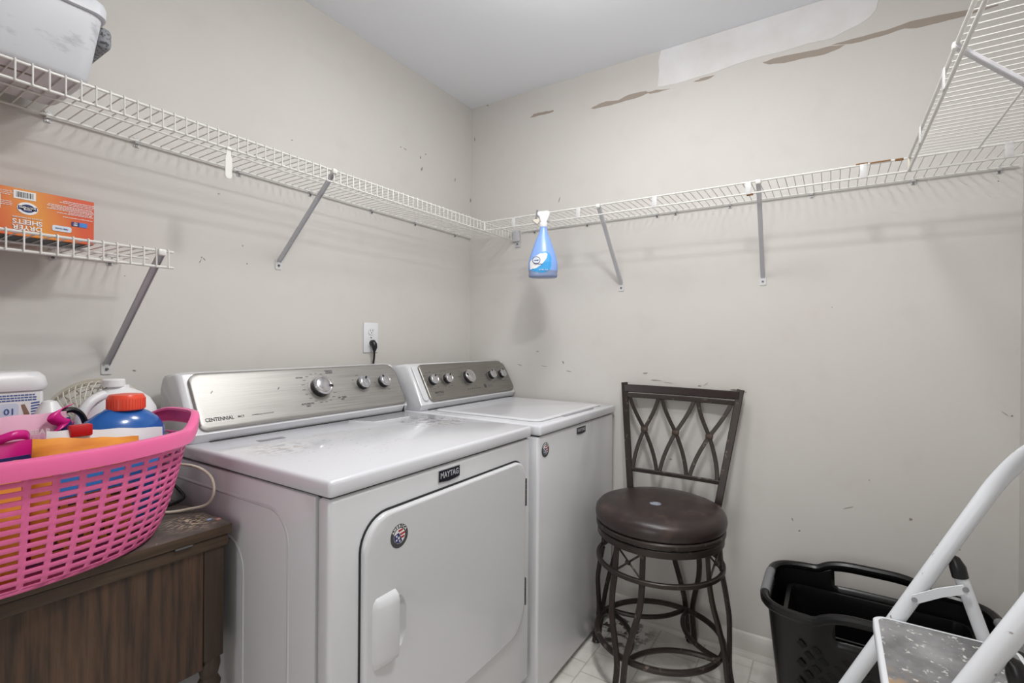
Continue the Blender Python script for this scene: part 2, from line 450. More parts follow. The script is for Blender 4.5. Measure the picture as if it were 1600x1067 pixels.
specks([(1008, 583, 4.5, 1, -5), (1025, 594, 9, .7, 4), (1045, 598, 8, .5, 6), (1093, 603, 3, 1.2, 0), (1103, 600, 5, .4, -35), (1155, 611, 14, 1, 6), (1147, 609, 6, 1.3, 4),
        (1423, 811, 2.6, 2.4, 0), (1238, 811, 1, 3.5, -20), (1249, 829, 1.6, 1.6, 0), (1326, 793, 9, .5, -12), (1465, 852, 1.2, 1.2, 0), (1500, 859, 1.4, 1.2, 0), (1581, 650, 2, 1.6, 0), (1570, 646, 7, .5, 35), (1358, 750, 1.2, 1, 0),
        (840, 549, 2.5, .8, 0), (880, 566, 1, 3, -30), (889, 580, 4, .7, 10), (812, 570, 4, .6, 20), (850, 572, 5, .5, 10), (762, 165, 1.2, 1.2, 0), (742, 218, .7, 3, 0), (735, 300, 1, 4, 8), (874, 312, .6, 6, 18), (1300, 480, 1, 1, 0), (1560, 283, 1.6, 1.2, 0), (1048, 717, 3, .9, 10), (1060, 742, 4, .5, 5)],
       on_wall_b, (-1, 0, 0), wr)
specks([(315, 402, 1.2, 1.2, 0), (313, 408, .6, 4, 30), (319, 405, .6, 3, -40), (379, 384, 1.2, 1, 0), (386, 412, 1.1, 1.1, 0), (195, 431, .9, .9, 0), (342, 303, 2, .6, 10), (456, 219, 1.4, 1, 0), (626, 230, .9, .9, 0), (659, 264, 1.3, 3, 20), (657, 246, 1, 2, 0), (633, 233, 3, .5, 40), (665, 241, .8, 1.6, 0), (711, 281, .7, 3, 10),
        (735, 313, 1, 3, 0), (210, 579, 3, 1.2, 10)], on_wall_a, (0, -1, 0), wl)

# ------------------------------------------------------------------ wire shelves
HS = 1.748; LIP = .038; DA = .2743; DB = .2563; DC = .2976
def brace(parent, top, wallpt, alongx):
    """sloping channel brace from the front rail to a screwed foot on the wall"""
    top = V(top); wp = V(wallpt)
    side = V((1, 0, 0)) if alongx else V((0, 1, 0))
    dirn = (wp-top).normalized(); nrm = dirn.cross(side)
    b = MB()
    b.tube([top, wp+V((0, 0, .012))], 0, flat=(.015, .004), up=nrm)
    for sg in (-1, 1):
        e = side*(.0068*sg)
        b.tube([top+e+nrm*.003, wp+e+nrm*.003+V((0, 0, .014))], 0, flat=(.0016, .0075), up=nrm)
    o = b.build('brace', WIREG, parent, smooth=30)
    out = V((0, -1, 0)) if alongx else V((-1, 0, 0))
    f = MB(); m = frame(wp+out*.0005, side, (0, 0, 1))
    sgn = 1 if (m.to_3x3() @ V((0, 0, 1))).dot(out) > 0 else -1
    f.prism(rrect(-.012, -.014, .012, .02, .004), .0025*sgn, m)
    f.build('brace_foot', CLIP, o, smooth=30)
    q = MB(); q.lathe([(.0001, 0), (.004, 0), (.0035, .0035), (.0001, .0042)], mtx=frame(wp+out*.003, side, (0, 0, sgn)) if sgn > 0 else frame(wp+out*.003, side, (0, 0, -1)), n=12)
    q.build('screw', SCREW, o)
    h = MB(); m3 = V(top)
    h.box(m3-V((.009, .009, .008)), m3+V((.009, .009, .008)), .004)
    h.build('rail_hook', WIRE, o)
    return o
def clip(parent, p, alongx, m=CLIP):
    p = V(p); b = MB()
    out = V((0, -1, 0)) if alongx else V((-1, 0, 0)); s = V((1, 0, 0)) if alongx else V((0, 1, 0))
    ax = lambda a, o, z: p+s*a+out*o+V((0, 0, z))
    def bx(a0, a1, o0, o1, z0, z1):
        A = ax(a0, o0, z0); B = ax(a1, o1, z1)
        b.box([min(A[i], B[i]) for i in range(3)], [max(A[i], B[i]) for i in range(3)], .0012, 1)
    bx(-.007, .007, 0, .003, -.016, .012)
    bx(-.006, .006, .003, .012, -.007, -.003)
    bx(-.006, .006, .009, .012, -.006, .007)
    bx(-.003, .003, .003, .013, .005, .009)
    o = b.build('wall_clip', m, parent)
    q = MB(); q.tube([ax(0, .003, -.012), ax(0, .0055, -.012)], .0035, 10); q.build('screw', SCREW, o)
    return o
BK = .011   # back rail distance from the wall

def rails(parent, name, pts, r=.0032, m=WIRE): return MB().tube(pts, r, 10).build(name, m, parent)

# upper left shelf
XA = -2.5
sa = thing('wire_shelf', 'long white wire shelf high on the left wall with a lip of vertical wires', 'shelf', (-1.2, -.01, HS), 'white wire shelves')
rails(sa, 'front_rail', [(XA, -DA, HS), (-.014, -DA, HS)])
rails(sa, 'lip_rail', [(XA, -DA, HS-LIP), (-.014, -DA, HS-LIP)])
rails(sa, 'back_rail', [(XA, -BK, HS), (-.012, -BK, HS)])
rails(sa, 'middle_rail', [(XA, -DA/2-.005, HS-.004), (-.02, -DA/2-.005, HS-.004)], .0026)
b = MB(); x = XA+.02; c2 = MB()
while x < -.016:
    b.tube([(x, -BK, HS+.0035), (x, -DA+.002, HS+.0035)], .0015, 6)
    c2.tube([(x, -DA+.002, HS+.0042), (x, -DA-.003, HS+.0035), (x, -DA-.0043, HS), (x, -DA-.0043, HS-LIP-.002)], .0017, 6)
    x += .0255
b.build('deck_wires', WIRE, sa); c2.build('lip_wires', WIRE, sa)
for x in (-2.2, -1.701, -1.516, -1.233, -.972, -.681, -.424, -.137): clip(sa, (x, 0, HS), True)
brace(sa, (-1.077, -DA-.002, HS-.004), (-1.094, 0, 1.46), True)
# wall bracket that carries the end of its lip
eb = MB(); eb.box((-.016, -.315, 1.70), (-.001, -.275, 1.757), .003); eb.box((-.006, -.316, 1.672), (-.001, -.286, 1.71), .002)
eb.build('end_bracket', WIREG, sa)
q = MB(); q.tube([(-.006, -.3, 1.688), (-.009, -.3, 1.688)], .004, 10).build('screw', SCREW, sa)

# right wall shelf
sb = thing('wire_shelf', 'white wire shelf along the right wall, with two sloping braces and open front rails', 'shelf', (-.01, -1.2, HS), 'white wire shelves')
Y0 = -DA-.008; Y1 = -2.098
rails(sb, 'front_rail', [(-DB, Y0, HS), (-DB, Y1, HS)])
rails(sb, 'lip_rail', [(-DB, Y0, HS-LIP), (-DB, Y1, HS-LIP)])
rails(sb, 'back_rail', [(-BK, -.33, HS), (-BK, Y1, HS)])
b = MB(); y = Y0-.012
while y > Y1:
    b.tube([(-BK, y, HS+.0035), (-DB-.002, y, HS+.0035)], .0015, 6); y -= .0255
b.build('deck_wires', WIRE, sb)
MB().box((-DB-.004, Y0-.001, HS-LIP), (-DB+.004, Y0+.008, HS+.003), .002).build('end_post', WIRE, sb)
for i, y in enumerate((-.439, -.753, -1.066, -1.385, -1.704, -2.024)):
    o = MB().box((-DB-.005, y-.009, HS-LIP-.003), (-DB-.002, y+.009, HS+.002), .001).build('rail_spacer', CLIP, sb)
for (y, z, l) in ((-1.39, HS-LIP-.004, .02), (-1.70, HS+.003, .03), (-1.745, HS+.001, .05), (-1.79, HS, .02)):
    MB().tube([(-DB, y+l/2, z), (-DB, y-l/2, z)], .0038, 8).build('rust_spot', RUST, sb)
for y in (-.398, -.678, -1.0, -1.077, -1.287, -1.561, -1.85, -2.057): clip(sb, (0, y, HS), False)
brace(sb, (-DB-.002, -.84, HS-.004), (0, -.843, 1.441), False)
brace(sb, (-DB-.002, -1.416, HS-.004), (0, -1.405, 1.437), False)

# near wall shelf running back over the viewer
YF = -(2.1102-.2976)
sc = thing('wire_shelf', 'white wire shelf at the upper right, running overhead along the near wall', 'shelf', (-.8, -2.1, HS), 'white wire shelves')
XC0 = -DB-.006; XC1 = -2.6
rails(sc, 'front_rail', [(XC0, YF, HS), (XC1, YF, HS)], .0036)
rails(sc, 'lip_rail', [(XC0, YF, HS-LIP), (XC1, YF, HS-LIP)], .0036)
rails(sc, 'back_rail', [(XC0, YC+BK, HS), (XC1, YC+BK, HS)])
rails(sc, 'middle_rail', [(XC0, -1.962, HS-.004), (XC1, -1.962, HS-.004)], .0026)
b = MB(); x = XC0-.012
while x > XC1:
    b.tube([(x, YC+BK, HS+.0035), (x, YF+.002, HS+.0035)], .0015, 6); x -= .0255
b.build('deck_wires', WIRE, sc)
for x in (-.499, -.814, -1.13, -1.446, -1.76):
    MB().box((x-.009, YF+.002, HS-LIP-.003), (x+.009, YF+.005, HS+.002), .001).build('rail_spacer', CLIP, sc)
MB().box((XC0-.004, YF-.004, HS-LIP-.003), (XC0+.003, YF+.004, HS+.003), .002).build('end_post', FANM, sc)
for x in (-.6, -1.2, -1.8):
    p = V((x, YC, HS)); mb = MB(); mb.box((x-.007, YC, HS-.016), (x+.007, YC+.003, HS+.012), .001); mb.box((x-.006, YC, HS-.006), (x+.006, YC+.013, HS-.002), .001)
    mb.build('wall_clip', CLIP, sc)
top = V((-.914, YF+.001, HS-.004)); wp = V((-.914, YC+.001, 1.44))
dirn = (wp-top).normalized(); nrm = dirn.cross(V((1, 0, 0)))
bb = MB(); bb.tube([top, wp], 0, flat=(.016, .007), up=nrm); bo = bb.build('brace', WIREG, sc)
MB().box(top-V((.007, .007, .006)), top+V((.007, .006, .007)), .003).build('rail_hook', WIRE, bo)
MB().box(wp+V((-.012, 0, -.02)), wp+V((.012, .003, .012)), .001).build('brace_foot', CLIP, bo)

# short lower left shelf
HD = 1.413
sd = thing('wire_shelf', 'short white wire shelf low on the left wall, holding the orange carton', 'shelf', (-1.8, -.01, HD), 'white wire shelves')
XE = -1.536
rails(sd, 'front_rail', [(XA, -DA, HD), (XE, -DA, HD)])
rails(sd, 'lip_rail', [(XA, -DA, HD-LIP), (XE, -DA, HD-LIP)])
rails(sd, 'back_rail', [(XA, -BK, HD), (XE-.02, -BK, HD)])
rails(sd, 'middle_rail', [(XA, -.14, HD-.004), (XE-.002, -.14, HD-.004)], .0026)
b = MB(); c2 = MB(); x = XE-.012
while x > XA:
    b.tube([(x, -BK, HD+.0035), (x, -DA+.002, HD+.0035)], .0015, 6)
    c2.tube([(x, -DA+.002, HD+.0042), (x, -DA-.003, HD+.0035), (x, -DA-.0043, HD), (x, -DA-.0043, HD-LIP-.002)], .0017, 6)
    x -= .0255
b.build('deck_wires', WIRE, sd); c2.build('lip_wires', WIRE, sd)
for x in (-1.575, -1.69, -2.0): clip(sd, (x, 0, HD), True)
brace(sd, (-1.563, -DA-.002, HD-.004), (-1.580, 0, 1.120), True)

# hanging clear tag on upper left shelf
tg = thing('plastic_hanging_tag', 'clear plastic tag hanging from the lip of the upper left wire shelf', 'tag', (-1.41, -DA, HS-LIP))
m = frame((-1.41, -DA-.0065, 0), (1, 0, 0), (0, 0, 1))
MB().prism([(x, y) for x, y in rrect(-.0085, 1.628, .0085, 1.69, .0075)], .002, m).build('tag_body', CLEAR, tg)
MB().prism([(-.006, 1.685), (.006, 1.685), (.0045, 1.712), (-.0045, 1.712)], .0018, m).build('tag_neck', CLEAR, tg)
MB().box((-1.416, -DA-.012, 1.704), (-1.404, -DA+.0, 1.709), .001).build('tag_hook', CLEAR, tg)

# ------------------------------------------------------------------ appliances
def medallion(parent, c, r):
    """round sticker with stars and stripes on a front facing -y"""
    m = frame(c, (1, 0, 0), (0, 0, 1))       # z = -y
    o = MB().prism(ellipse(0, 0, r, r, 36), .0012, m, DKGREY, 0).build('medallion', DKGREY, parent)
    m2 = frame(V(c)+V((0, -.0014, 0)), (1, 0, 0), (0, 0, 1))
    def P(L, mm, nm, z=0):
        b = MB()
        for q in L: b.prism([(x*r, y*r) for x, y in q], .0003, m2, None, z)
        return b.build(nm, mm, o, smooth=0)
    P([ellipse(0, 0, .64, .64, 28)], PAPER, 'shield', -.0001)
    P([[(-.15, .5), (.3, .55), (.45, .42), (-.1, .33)], [(.02, .18), (.6, .25), (.62, .08), (.1, .02)], [(.1, -.1), (.6, -.06), (.55, -.22), (.15, -.26)]], RED_ST, 'stripes', .0002)
    P([[(-.62, .15), (-.1, .3), (.12, -.1), (.3, -.5), (-.05, -.62), (-.4, -.5), (-.6, -.2)]], NAVY, 'canton', .0003)
    st = []
    for cx, cy, k in ((-.35, .05, .14), (-.1, -.15, .17), (-.35, -.28, .13), (0, -.42, .12)):
        st.append([(cx+(k if i % 2 == 0 else k*.42)*math.sin(PI*i/5), cy+(k if i % 2 == 0 else k*.42)*math.cos(PI*i/5)) for i in range(10)])
    P(st, PAPER, 'stars', .0006)
    for i, ch in enumerate('AMERICA'):
        a = math.radians(52-i*104/6); a = PI/2+math.radians(58)-math.radians(116*i/6)
        pos = V(c)+V((math.cos(a)*r*.82, -.0016, math.sin(a)*r*.82))
        lettering(ch, frame(pos, (math.cos(a-PI/2), 0, math.sin(a-PI/2)), (math.cos(a), 0, math.sin(a))), r*.32, PAPER, o)
    return o
def badge(parent, c, wd, h):
    m = frame(c, (1, 0, 0), (0, 0, 1))
    pl = [(-wd/2, h/2), (-wd/2, -h/2)]+[(-wd/2+wd*i/8, -h/2-h*.14*math.sin(PI*i/8)) for i in range(1, 8)]+[(wd/2, -h/2), (wd/2, h/2)]
    o = MB().prism([(x*1.05, y*1.1) for x, y in pl], .002, m).build('nameplate', CHROME, parent, smooth=20)
    o2 = MB().prism(pl, .0028, m).build('nameplate_face', mat('navy_black', (18, 20, 34), .3), o, smooth=20)
    lettering('MAYTAG', frame(V(c)+V((0, -.003, 0)), (1, 0, 0), (0, 0, 1)), h*.8, mat('silver_print', (170, 172, 178), .4), o, width=wd*.88)
    return o
def console(parent, x0, x1, yb, yf, ytop, z0, z1, back):
    """wedge control console: white shell + slanted steel fascia. returns matrix of fascia plane (x along, y up) at fascia centre-bottom"""
    zb = z0+.03
    # side profile (y,z)
    prof = [(back, z0), (back, z1-.04), (back-.012, z1-.012), (ytop+.02, z1-.002), (ytop, z1-.008), (yf, zb), (yf-.004, zb-.006), (yb, z0+.004), (yb+.004, z0)]
    n = len(prof); vs = []; fs = []
    xs = [x0, x0+.006, x0+.014, x1-.014, x1-.006, x1]; sc_ = [.94, .985, 1, 1, .985, .94]
    cy = (back+yf)/2; cz = z0
    for x, k in zip(xs, sc_):
        for (y, z) in prof: vs.append((x, cy+(y-cy)*k, cz+(z-cz)*k))
    for i in range(len(xs)-1):
        for j in range(n): fs.append((i*n+j, i*n+(j+1) % n, (i+1)*n+(j+1) % n, (i+1)*n+j))
    fs.append(tuple(range(n))); fs.append(tuple((len(xs)-1)*n+j for j in range(n)))
    sh = MB().add(vs, fs).build('console_shell', ENAMEL, parent, smooth=40)
    m = frame(((x0+x1)/2, yf, zb), (1, 0, 0), (0, ytop-yf, z1-.008-zb))
    return sh, m
def knob(parent, m, x, y, r, depth, ang):
    """knob on fascia plane m at local x,y"""
    mm = m @ Matrix.Translation((x, y, 0))
    o = MB().lathe([(r*1.22, .0002), (r*1.22, .0012), (r*1.1, .0014)], mtx=mm, n=36).build('dial_ring', STEEL, parent)
    k = MB().lathe([(r, 0), (r, depth*.8), (r*.97, depth*.82)], mtx=mm, n=36).build('knob', BLACKP, parent)
    MB().lathe([(r*1.0, depth*.62), (r*1.0, depth*.9), (r*.93, depth), (r*.8, depth), (r*.76, depth*.97), (r*.72, depth*1.0), (r*.1, depth*1.03)], mtx=mm, n=36).build('knob_cap', CHROME, k)
    a = math.radians(ang); c, s = math.cos(a), math.sin(a)
    q = MB(); pl = [(.62, .13), (.96, .1), (.96, -.1), (.62, -.13)]
    q.prism([((u*c-v*s)*r, (u*s+v*c)*r) for u, v in pl], depth*.12, mm, None, depth*.95); q.build('pointer', BLACKP, k, smooth=0)
    return k
ZT = .926; CAP = .036
# ---- dryer
DX0, DX1, DYF = -1.478, -.706, -.80
dr = thing('clothes_dryer', 'white front-loading dryer nearest the viewer, with a large square front door and stained lid', 'dryer', (-1.09, -.42, 0))
b = MB(); b.box((DX0, DYF+.045, .015), (DX1, -.06, ZT-CAP-.004), .004)
b.build('cabinet_body', ENAMEL, dr)
# raised ribs pressed into the side panel
def arch(y0, y1, zt, r, z0=.05):
    P = [(y0, z0), (y0, zt-r)]
    for i in range(1, 7):
        a = math.radians(90*i/6); P.append((y0+r-r*math.cos(a), zt-r+r*math.sin(a)))
    P += [(y1, zt-.0)]
    return [V((DX0+.0032, y, z)) for y, z in P]
for y0, zt in ((-.665, .835), (-.49, .735)):
    MB().tube(arch(y0, -.15, zt, .07), [.0055]*9, 8).build('side_panel_rib', ENAMEL, dr, smooth=80)
MB().box((DX0+.012, DYF+.035, .015), (DX1-.012, DYF+.05, ZT-CAP-.002)).build('panel_gap', GAP, dr)
fp = MB().box((DX0+.0005, DYF, .1), (DX1-.0005, DYF+.040, ZT-CAP-.004), .009, 3).build('front_panel', ENAMEL, dr)
MB().box((DX0+.01, DYF+.03, .02), (DX1-.01, DYF+.05, .1), .002).build('toe_panel', ENAMEL, dr)
MB().box((DX0+.008, DYF+.008, ZT-CAP-.006), (DX1-.008, -.06, ZT-CAP+.002)).build('lid_seam', GAP, dr)
MB().box((DX0-.004, DYF-.006, ZT-CAP), (DX1, -.05, ZT), .009, 3).build('lid', LIDTOP, dr)
# raised lint-filter lid outline on the top
MB().tube([(-.985, -.245, ZT+.0002), (-.955, -.335, ZT+.0002), (-.80, -.345, ZT+.0002), (-.765, -.30, ZT+.0002)], .0016, 6).build('lid_crease', ENAMEL, dr)
m = frame((-1.313, -.328, ZT+.0003), (1, -.08, 0), (0, 1, 0))
st = MB().prism([(-.036, -.012), (.036, -.012), (.036, .012), (-.036, .012)], .0004, m).build('warning_sticker', mat('sticker_grey', (138, 138, 142), .5), dr, smooth=0)
# door
DM = frame((0, DYF-.001, 0), (1, 0, 0), (0, 0, 1))
dx0, dx1, dz0, dz1 = -1.402, -.757, .288, .826
gp = MB().prism(rrect(dx0-.004, dz0-.004, dx1+.003, dz1+.005, (.055, .075, .075, .085), 8), .002, DM).build('door_gap', GAP, dr)
bm = bmesh.new()
pl = rrect(dx0, dz0, dx1, dz1, (.052, .072, .072, .082), 10)
f0 = [bm.verts.new(DM @ V((x, y, 0))) for x, y in pl]
cx, cy = (dx0+dx1)/2, (dz0+dz1)/2
rings = [f0]
for k, z in ((0, .010), (.0025, .0135), (.007, .0155)):
    rings.append([bm.verts.new(DM @ V((cx+(x-cx)*(1-k/abs(dx1-cx)), cy+(y-cy)*(1-k/abs(dz1-cy)), z))) for x, y in pl])
for a_, b_ in zip(rings, rings[1:]):
    for i in range(len(pl)): bm.faces.new((a_[i], a_[(i+1) % len(pl)], b_[(i+1) % len(pl)], b_[i]))
hole = [(x, z) for x, z in rrect(-1.322, .512, -1.282, .634, (.034, .002, .002, .034), 8)]
hv = [bm.verts.new(DM @ V((x, z, .0155))) for x, z in hole]
he = [bm.edges.new((hv[i], hv[(i+1) % len(hv)])) for i in range(len(hv))]
oe = [bm.edges.get((rings[-1][i], rings[-1][(i+1) % len(pl)])) for i in range(len(pl))]
bmesh.ops.triangle_fill(bm, edges=oe+he, use_beauty=True)
prev = hv
for k, z in ((.93, .013), (.78, .006), (.5, .0025)):
    cur = [bm.verts.new(DM @ V((-1.322+(x+1.322)*k, .573+(q-.573)*(k*.6+.4), z))) for x, q in hole]
    for i in range(len(cur)): bm.faces.new((prev[i], prev[(i+1) % len(cur)], cur[(i+1) % len(cur)], cur[i]))
    prev = cur
bm.faces.new(prev)
door = MB().bm(bm).build('door', ENAMEL, dr, smooth=40)
wn = door.modifiers.new('normals', 'WEIGHTED_NORMAL'); wn.weight = 100; wn.keep_sharp = True
# handle: raised pull with a scooped recess on its right
HM = frame((0, DYF-.0155, 0), (1, 0, 0), (0, 0, 1))
hb = MB()
secs = [(-1.383, .0002), (-1.380, .006), (-1.372, .012), (-1.345, .017), (-1.322, .019), (-1.318, .017), (-1.318, .0002)]
zs = [(.497, 0.02), (.499, .3), (.506, .75), (.52, 1), (.63, 1), (.643, .8), (.650, .35), (.652, .02)]
vs = []
for z, k in zs:
    ins = .012*(1-k)
    for i, (x, h) in enumerate(secs): vs.append(HM @ V((x+ins*(1 if i < 3 else 0), z, max(h*k, .0001))))
n = len(secs); fs = []
for i in range(len(zs)-1):
    for j in range(n-1): fs.append((i*n+j, i*n+j+1, (i+1)*n+j+1, (i+1)*n+j))
fs += [tuple(range(n)), tuple((len(zs)-1)*n+j for j in range(n))]
hd = MB().add(vs, fs).build('door_handle', ENAMEL, door, smooth=50)
medallion(door, (-1.306, DYF-.0158, .765), .0265)
badge(dr, (-1.117, DYF-.0005, .861), .08, .026)
for z0, z1 in ((.678, .766), (.362, .448)):
    h = MB(); k = 5
    for i in range(k):
        a = z0+(z1-z0)*i/k; h.tube([(dx1+.005, DYF-.010, a+.001), (dx1+.005, DYF-.010, z0+(z1-z0)*(i+1)/k-.001)], .0052, 10)
    h.build('hinge', SCREW, dr)
# console
shell, cm = console(dr, DX0+.002, -.698, -.230, -.236, -.152, ZT, 1.112, -.055)
FH = math.hypot(.084, 1.104-.956)
def fascia(parent, m, w, h, r, mm):
    # pillow-edged steel sheet
    pl0 = rrect(-w/2, 0, w/2, h, r, 8); n = len(pl0); vs = []
    for k, z in ((0, .0), (.0, .006), (.004, .0085), (.010, .009)):
        for x, y in pl0: vs.append(m @ V((x*(1-k/(w/2)), h/2+(y-h/2)*(1-k/(h/2)), z)))
    fs = []
    for i in range(3):
        for j in range(n): fs.append((i*n+j, i*n+(j+1) % n, (i+1)*n+(j+1) % n, (i+1)*n+j))
    fs.append(tuple(3*n+j for j in range(n)))
    return MB().add(vs, fs).build('control_panel', mm, parent, smooth=60)
wD = (-.704)-(-1.455); cm.translation.x = (-.704-1.455)/2
fa = fascia(dr, cm, wD, FH, (.045, .03, .02, .02), STEEL)
fm = cm @ Matrix.Translation((0, 0, .009))
def loc(wx, h): return (wx-cm.translation.x, h)
for wx, h, r, ang in ((-1.067, .094, .034, -15), (-.890, .095, .0235, 60), (-.791, .095, .0235, 115)):
    knob(fa, fm, wx-cm.translation.x, h, r, .028 if r > .03 else .022, ang)
def small_prints(m, cx, cy, R, n, parent, a0=20, a1=340, mmat=DKGREY):
    b = MB()
    for i in range(n):
        a = math.radians(a0+(a1-a0)*i/(n-1)); x = cx+math.cos(a)*R*1.1; y = cy+math.sin(a)*R
        L = random.uniform(.006, .014)
        b.prism([(x-L/2, y-.0008), (x+L/2, y-.0008), (x+L/2, y+.0008), (x-L/2, y+.0008)], .0002, m)
    o = b.build('dial_markings', mmat, parent, smooth=0); o['kind'] = 'stuff'
fmm = fm @ Matrix.Translation((0, 0, .0002))
kx = -1.067-cm.translation.x
small_prints(fmm, kx, .094, .053, 17, fa, 30, 335)
small_prints(fmm, -.890-cm.translation.x, .095, .036, 3, fa, 60, 150)
small_prints(fmm, -.791-cm.translation.x, .095, .036, 3, fa, 60, 300)
for s_, x, y, z in (('AUTOMATIC\nDRY', kx-.06, .038, .008), ('WRINKLE\nPREVENT', kx+.055, .15, .007), ('ON  TIMED\nDRY', kx+.075, .048, .007), ('DRYNESS', kx-.062, .135, .006)):
    lettering(s_, fmm @ Matrix.Translation((x, y, 0)), z, DKGREY, fa)
lettering('CENTENNIAL', fmm @ Matrix.Translation((-1.402-cm.translation.x, .028, 0)), .015, DKGREY, fa, width=.075)
lettering('MCT', fmm @ Matrix.Translation((-1.344-cm.translation.x, .028, 0)), .009, DKGREY, fa)
lettering('COMMERCIAL TECHNOLOGY', fmm @ Matrix.Translation((-1.28-cm.translation.x, .028, 0)), .005, LTGREY, fa)
sp = MB()
for x, y in ((-.325, .11), (-.13, .105)): sp.prism([(x-.004, y-.004), (x-.002, y-.005), (x+.004, y+.002), (x+.002, y+.003)], .0004, fmm)
sp.build('nick', BLACKP, fa, smooth=0)
MB().box((-.722, -.2405, ZT+.001), (-.7205, -.2, ZT+.026)).build('end_cap_seam', GAP, dr, smooth=0)
MB().box((DX0+.05, -.2345, ZT-.0005), (-.712, -.2, ZT+.0012)).build('console_shadow_gap', GAP, dr, smooth=0)
for x in (DX0+.05, DX1-.05):
    for y in (DYF+.09, -.12):
        MB().lathe([(.02, 0), (.02, .01), (.01, .012), (.01, .02)], (x, y, 0), 16).build('levelling_foot', BLACKP, dr)

# ---- washer
WX0, WX1, WYF = -.684, -.022, -.8255
wa = thing('washing_machine', 'white top-loading washer in the corner beyond the dryer, five knobs on its console', 'washer', (-.355, -.45, 0))
MB().box((WX0, WYF+.006, .02), (WX1-.003, -.08, ZT-CAP-.003), .01, 3).build('cabinet_body', ENAMEL, wa)
MB().box((WX0+.006, WYF+.012, ZT-CAP-.005), (WX1-.008, -.08, ZT-CAP+.002)).build('top_seam', GAP, wa)
tp = MB().box((WX0-.003, WYF-.002, ZT-CAP), (WX1, -.07, ZT-.001), .009, 3).build('top_panel', mat('white_enamel_top', (214, 215, 220), .16, coat=.3), wa)
LP = rrect(-.628, -.785, -.075, -.305, .03, 6)
lm = frame((0, 0, ZT-.002), (1, 0, 0), (0, 1, 0))
MB().prism([(x, y) for x, y in rrect(-.634, -.791, -.069, -.299, .034, 6)], .0018, lm).build('lid_gap', mat('soft_gap', (150, 150, 154), .6), wa, smooth=0)
n = len(LP); vs = []
for k, z in ((0, 0), (0, .003), (.004, .0062), (.02, .007)):
    for x, y in LP: vs.append(lm @ V((-.3515+(x+.3515)*(1-k/.277), -.545+(y+.545)*(1-k/.24), z)))
fs = [(i*n+j, i*n+(j+1) % n, (i+1)*n+(j+1) % n, (i+1)*n+j) for i in range(3) for j in range(n)]+[tuple(3*n+j for j in range(n))]
lid = MB().add(vs, fs).build('lid', mat('white_enamel_top', (0, 0, 0)), wa, smooth=60)
MB().box((-.46, -.803, ZT-.001), (-.20, -.786, ZT+.0015), .001).build('lid_finger_grip', mat('soft_gap', (0, 0, 0)), lid)
MB().prism([(-.05, -.012), (.05, -.012), (.05, .012), (-.05, .012)], .0004, frame((-.575, -.335, ZT+.0002), (1, 0, 0), (0, 1, 0))).build('warning_sticker', mat('sticker_grey', (0, 0, 0)), wa, smooth=0)
badge(wa, (-.36, WYF+.0055, .864), .075, .022)
medallion(wa, (-.641, WYF+.0055, .838), .0245)
shell, cm = console(wa, WX0+.006, -.004, -.287, -.292, -.213, ZT, 1.108, -.09)
x0f, x1f = -.628, -.014
cm.translation.x = (x0f+x1f)/2; wD = x1f-x0f; FH = math.hypot(.079, 1.1-.956)
STEEL2 = mat('brushed_steel_warm', (162, 159, 153), .4, metal=1)
t = NT(STEEL2); nz = t.noise(6, 6, t.mapping((1, 60, 60)))
t.color(t.mix(t.ramp(nz, .3, .7), (146, 143, 138), (164, 161, 156)))
fa = fascia(wa, cm, wD, FH, (.05, .02, .02, .03), STEEL2)
fm = cm @ Matrix.Translation((0, 0, .009)); fmm = fm @ Matrix.Translation((0, 0, .0002))
for wx, h, r, ang in ((-.583, .088, .0215, 60), (-.492, .088, .0215, 55), (-.345, .088, .031, 165), (-.168, .088, .0215, 105), (-.082, .088, .0215, 85)):
    knob(fa, fm, wx-cm.translation.x, h, r, .022, ang)
    small_prints(fmm, wx-cm.translation.x, .090, r*1.75, 9 if r > .02 else 3, fa, 50, 300 if r > .02 else 270)
lettering('MAYTAG', fmm @ Matrix.Translation((-.565-cm.translation.x, .034, 0)), .013, DKGREY, fa, width=.052)
lettering('CENTENNIAL', fmm @ Matrix.Translation((-.565-cm.translation.x, .023, 0)), .006, LTGREY, fa, width=.05)
b = MB()
for i in range(7):
    x = -.375+i*.014-cm.translation.x; b.prism([(x-.003, .030), (x+.003, .030), (x+.003, .034), (x-.003, .034)], .0003, fmm)
b.build('indicator_lights', DKGREY, fa, smooth=0)
b = MB(); b.prism(ellipse(-.245-cm.translation.x, .038, .009, .010, 20), .0004, fmm); b.build('emblem', DKGREY, fa, smooth=0)
lettering('COMMERCIAL\nTECHNOLOGY', fmm @ Matrix.Translation((-.208-cm.translation.x, .038, 0)), .006, LTGREY, fa)
# white trim cheek at the left end
q = MB(); mm = cm @ Matrix.Translation((-wD/2-.022, 0, .0))
pl = rrect(-.014, .006, .016, FH-.002, (.012, .012, .014, .014), 6); q.prism(pl, .007, mm); q.build('end_cap', ENAMEL, wa, bevel=.003)
MB().box((WX0+.05, -.2905, ZT-.0005), (-.03, -.27, ZT+.0012)).build('console_shadow_gap', GAP, wa, smooth=0)
for x in (WX0+.05, WX1-.05):
    for y in (WYF+.09, -.14):
        MB().lathe([(.02, 0), (.02, .012), (.01, .014), (.01, .024)], (x, y, 0), 16).build('levelling_foot', BLACKP, wa)

